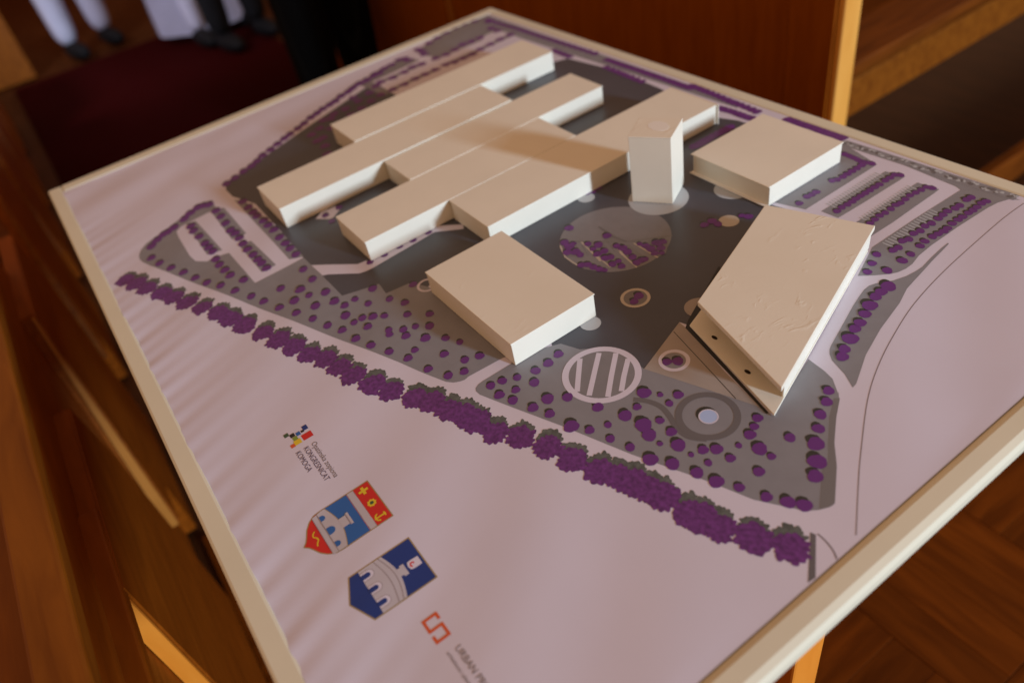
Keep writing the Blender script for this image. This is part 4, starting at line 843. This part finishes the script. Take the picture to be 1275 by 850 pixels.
# ================================================================== people at the far end
def person(label, x, y, rot, top_m, leg_m, sitting=False, skirt=None, leg_r=0.075, crossed=False):
    p = thing('person', label, 'person', (x, y, 0)); p.rotation_euler = (0, 0, rot)
    V, E, RD = [], [], []
    def add(co, r, prev=None):
        V.append(co); RD.append(r)
        if prev is not None: E.append((prev, len(V) - 1))
        return len(V) - 1
    hz = 0.93 if not sitting else 0.50
    pel = add((0, 0, hz), 0.145)
    b1 = add((0, -0.01, hz + 0.22), 0.135, pel); b2 = add((0, 0.0, hz + 0.45), 0.155, b1); nk = add((0, 0.005, hz + 0.56), 0.058, b2)
    hd = add((0, 0.03, hz + 0.68), 0.090, nk); add((0, 0.03, hz + 0.80), 0.080, hd)
    ends = []
    for s in (-1, 1):
        if sitting:
            h_ = add((s * 0.10, 0.06, hz - 0.01), 0.095, pel)
            kx = s * 0.11 if not crossed else s * 0.04
            k_ = add((kx, 0.46, hz + 0.02), leg_r * 0.9, h_); a_ = add((kx + (0.03 * s), 0.50 + 0.05 * s, 0.065), leg_r * 0.60, k_)
        else:
            h_ = add((s * 0.10, 0, hz - 0.12), 0.105, pel); k_ = add((s * 0.105, 0.02, 0.50), leg_r, h_); a_ = add((s * 0.11, 0.0, 0.065), leg_r * 0.72, k_)
        ends.append(V[a_])
        sh = add((s * 0.19, 0, hz + 0.47), 0.062, b2); el_ = add((s * 0.25, 0.02 if not sitting else 0.06, hz + 0.20), 0.045, sh)
        wr = add((s * 0.24, 0.08, hz - 0.04) if not sitting else (s * 0.15, 0.28, hz + 0.14), 0.032, el_)
        hd_ = V[wr]
        for fi in range(4):
            fx = hd_[0] + (fi - 1.5) * 0.018
            f1 = add((fx, hd_[1] + 0.03, hd_[2] - 0.06), 0.010, wr); add((fx, hd_[1] + 0.045, hd_[2] - 0.115 + 0.008 * abs(fi - 1.3)), 0.008, f1)
        th = add((hd_[0] - s * 0.035, hd_[1] + 0.05, hd_[2] - 0.03), 0.011, wr); add((hd_[0] - s * 0.042, hd_[1] + 0.065, hd_[2] - 0.065), 0.009, th)
    me_ = bpy.data.meshes.new('body'); me_.from_pydata(V, E, []); ob = bpy.data.objects.new('body', me_); C.objects.link(ob)
    md = ob.modifiers.new('s', 'SKIN'); md.use_smooth_shade = True
    for i, r in enumerate(RD): me_.skin_vertices[0].data[i].radius = (r, r)
    me_.skin_vertices[0].data[0].use_root = True
    ob.modifiers.new('d', 'SUBSURF').levels = 2
    dg = bpy.context.evaluated_depsgraph_get(); fin = bpy.data.meshes.new_from_object(ob.evaluated_get(dg))
    bpy.data.objects.remove(ob); fin.name = 'body'
    fin.materials.clear()
    for m_ in (top_m, leg_m, 'skin'): fin.materials.append(M[m_])
    for pl in fin.polygons:
        c_ = pl.center
        hand = abs(c_.x) > 0.12 and (c_.z < hz + 0.02 and not sitting and abs(c_.x) > 0.20) or (sitting and c_.z < hz + 0.17 and 0.27 < c_.y < 0.42 and c_.z > hz + 0.06)
        pl.material_index = 2 if (c_.z > hz + 0.55 or hand) else (1 if c_.z < hz + 0.05 or (sitting and c_.y > 0.16 and c_.z < hz + 0.12) else 0)
        pl.use_smooth = True
    body = bpy.data.objects.new('body', fin); C.objects.link(body); body.parent = p
    for (ax, ay, az_) in ends:
        bm = bmesh.new()
        bmesh.ops.create_uvsphere(bm, u_segments=16, v_segments=10, radius=1, matrix=Matrix.Translation((ax, ay + 0.055, 0.046)) @ Matrix.Diagonal((0.050, 0.140, 0.048, 1)))
        for v in bm.verts: v.co.z = max(v.co.z, 0.008)
        obj('shoe', bm, M['shoe'], p, True)
    bm = bmesh.new(); bmesh.ops.create_uvsphere(bm, u_segments=16, v_segments=12, radius=1, matrix=Matrix.Translation((0, 0.012, hz + 0.775)) @ Matrix.Diagonal((0.098, 0.105, 0.090, 1)))
    obj('hair', bm, M['hair'], p, True)
    bm = bmesh.new()
    for s in (-1, 1): bmesh.ops.create_uvsphere(bm, u_segments=8, v_segments=6, radius=0.011, matrix=Matrix.Translation((s * 0.033, 0.112, hz + 0.735)))
    obj('eyes', bm, M['shoe'], p, True)
    bm = bmesh.new(); bmesh.ops.create_cone(bm, segments=8, radius1=0.016, radius2=0.006, depth=0.04, matrix=Matrix.Translation((0, 0.122, hz + 0.705)))
    obj('nose', bm, M['skin'], p, True)
    if skirt:
        bm = bmesh.new(); n = 28; rows = [(hz + 0.10, 0.16, 0.0), (hz - 0.1, 0.24, 0.10), (0.30, 0.27, 0.25), (0.06, 0.29, 0.30)] if sitting else [(hz + 0.10, 0.17, 0), (hz - 0.2, 0.22, 0), (0.4, 0.25, 0), (0.05, 0.28, 0)]
        rg = [[bm.verts.new((r * (1 + .05 * math.sin(7 * a)) * math.cos(a), dy + r * (1 + .05 * math.sin(7 * a)) * math.sin(a), z)) for a in [2 * math.pi * i / n for i in range(n)]] for z, r, dy in rows]
        for k in range(len(rg) - 1):
            for i in range(n): bm.faces.new((rg[k][i], rg[k][(i + 1) % n], rg[k + 1][(i + 1) % n], rg[k + 1][i]))
        bmesh.ops.solidify(bm, geom=list(bm.faces), thickness=0.006)
        obj('skirt', bm, M[skirt], p, True)
    return p
person('standing person in dark pinstripe suit trousers, close behind the far left rim', -1.42, 1.03, math.radians(-70), 'pinstripe', 'pinstripe', leg_r=0.098)
person('person in black trousers and black shoes, on the carpet left of the pinstripe trousers', -2.98, 1.10, math.radians(-80), 'black_cloth', 'black_cloth', leg_r=0.085)
person('seated person in a long white skirt', -3.75, 1.02, math.radians(-85), 'grey_cloth', 'white_cloth', sitting=True, skirt='white_cloth')
person('person in white trousers and black shoes, farthest left at the carpet end', -3.85, 0.44, math.radians(-75), 'grey_cloth', 'white_cloth', leg_r=0.085)
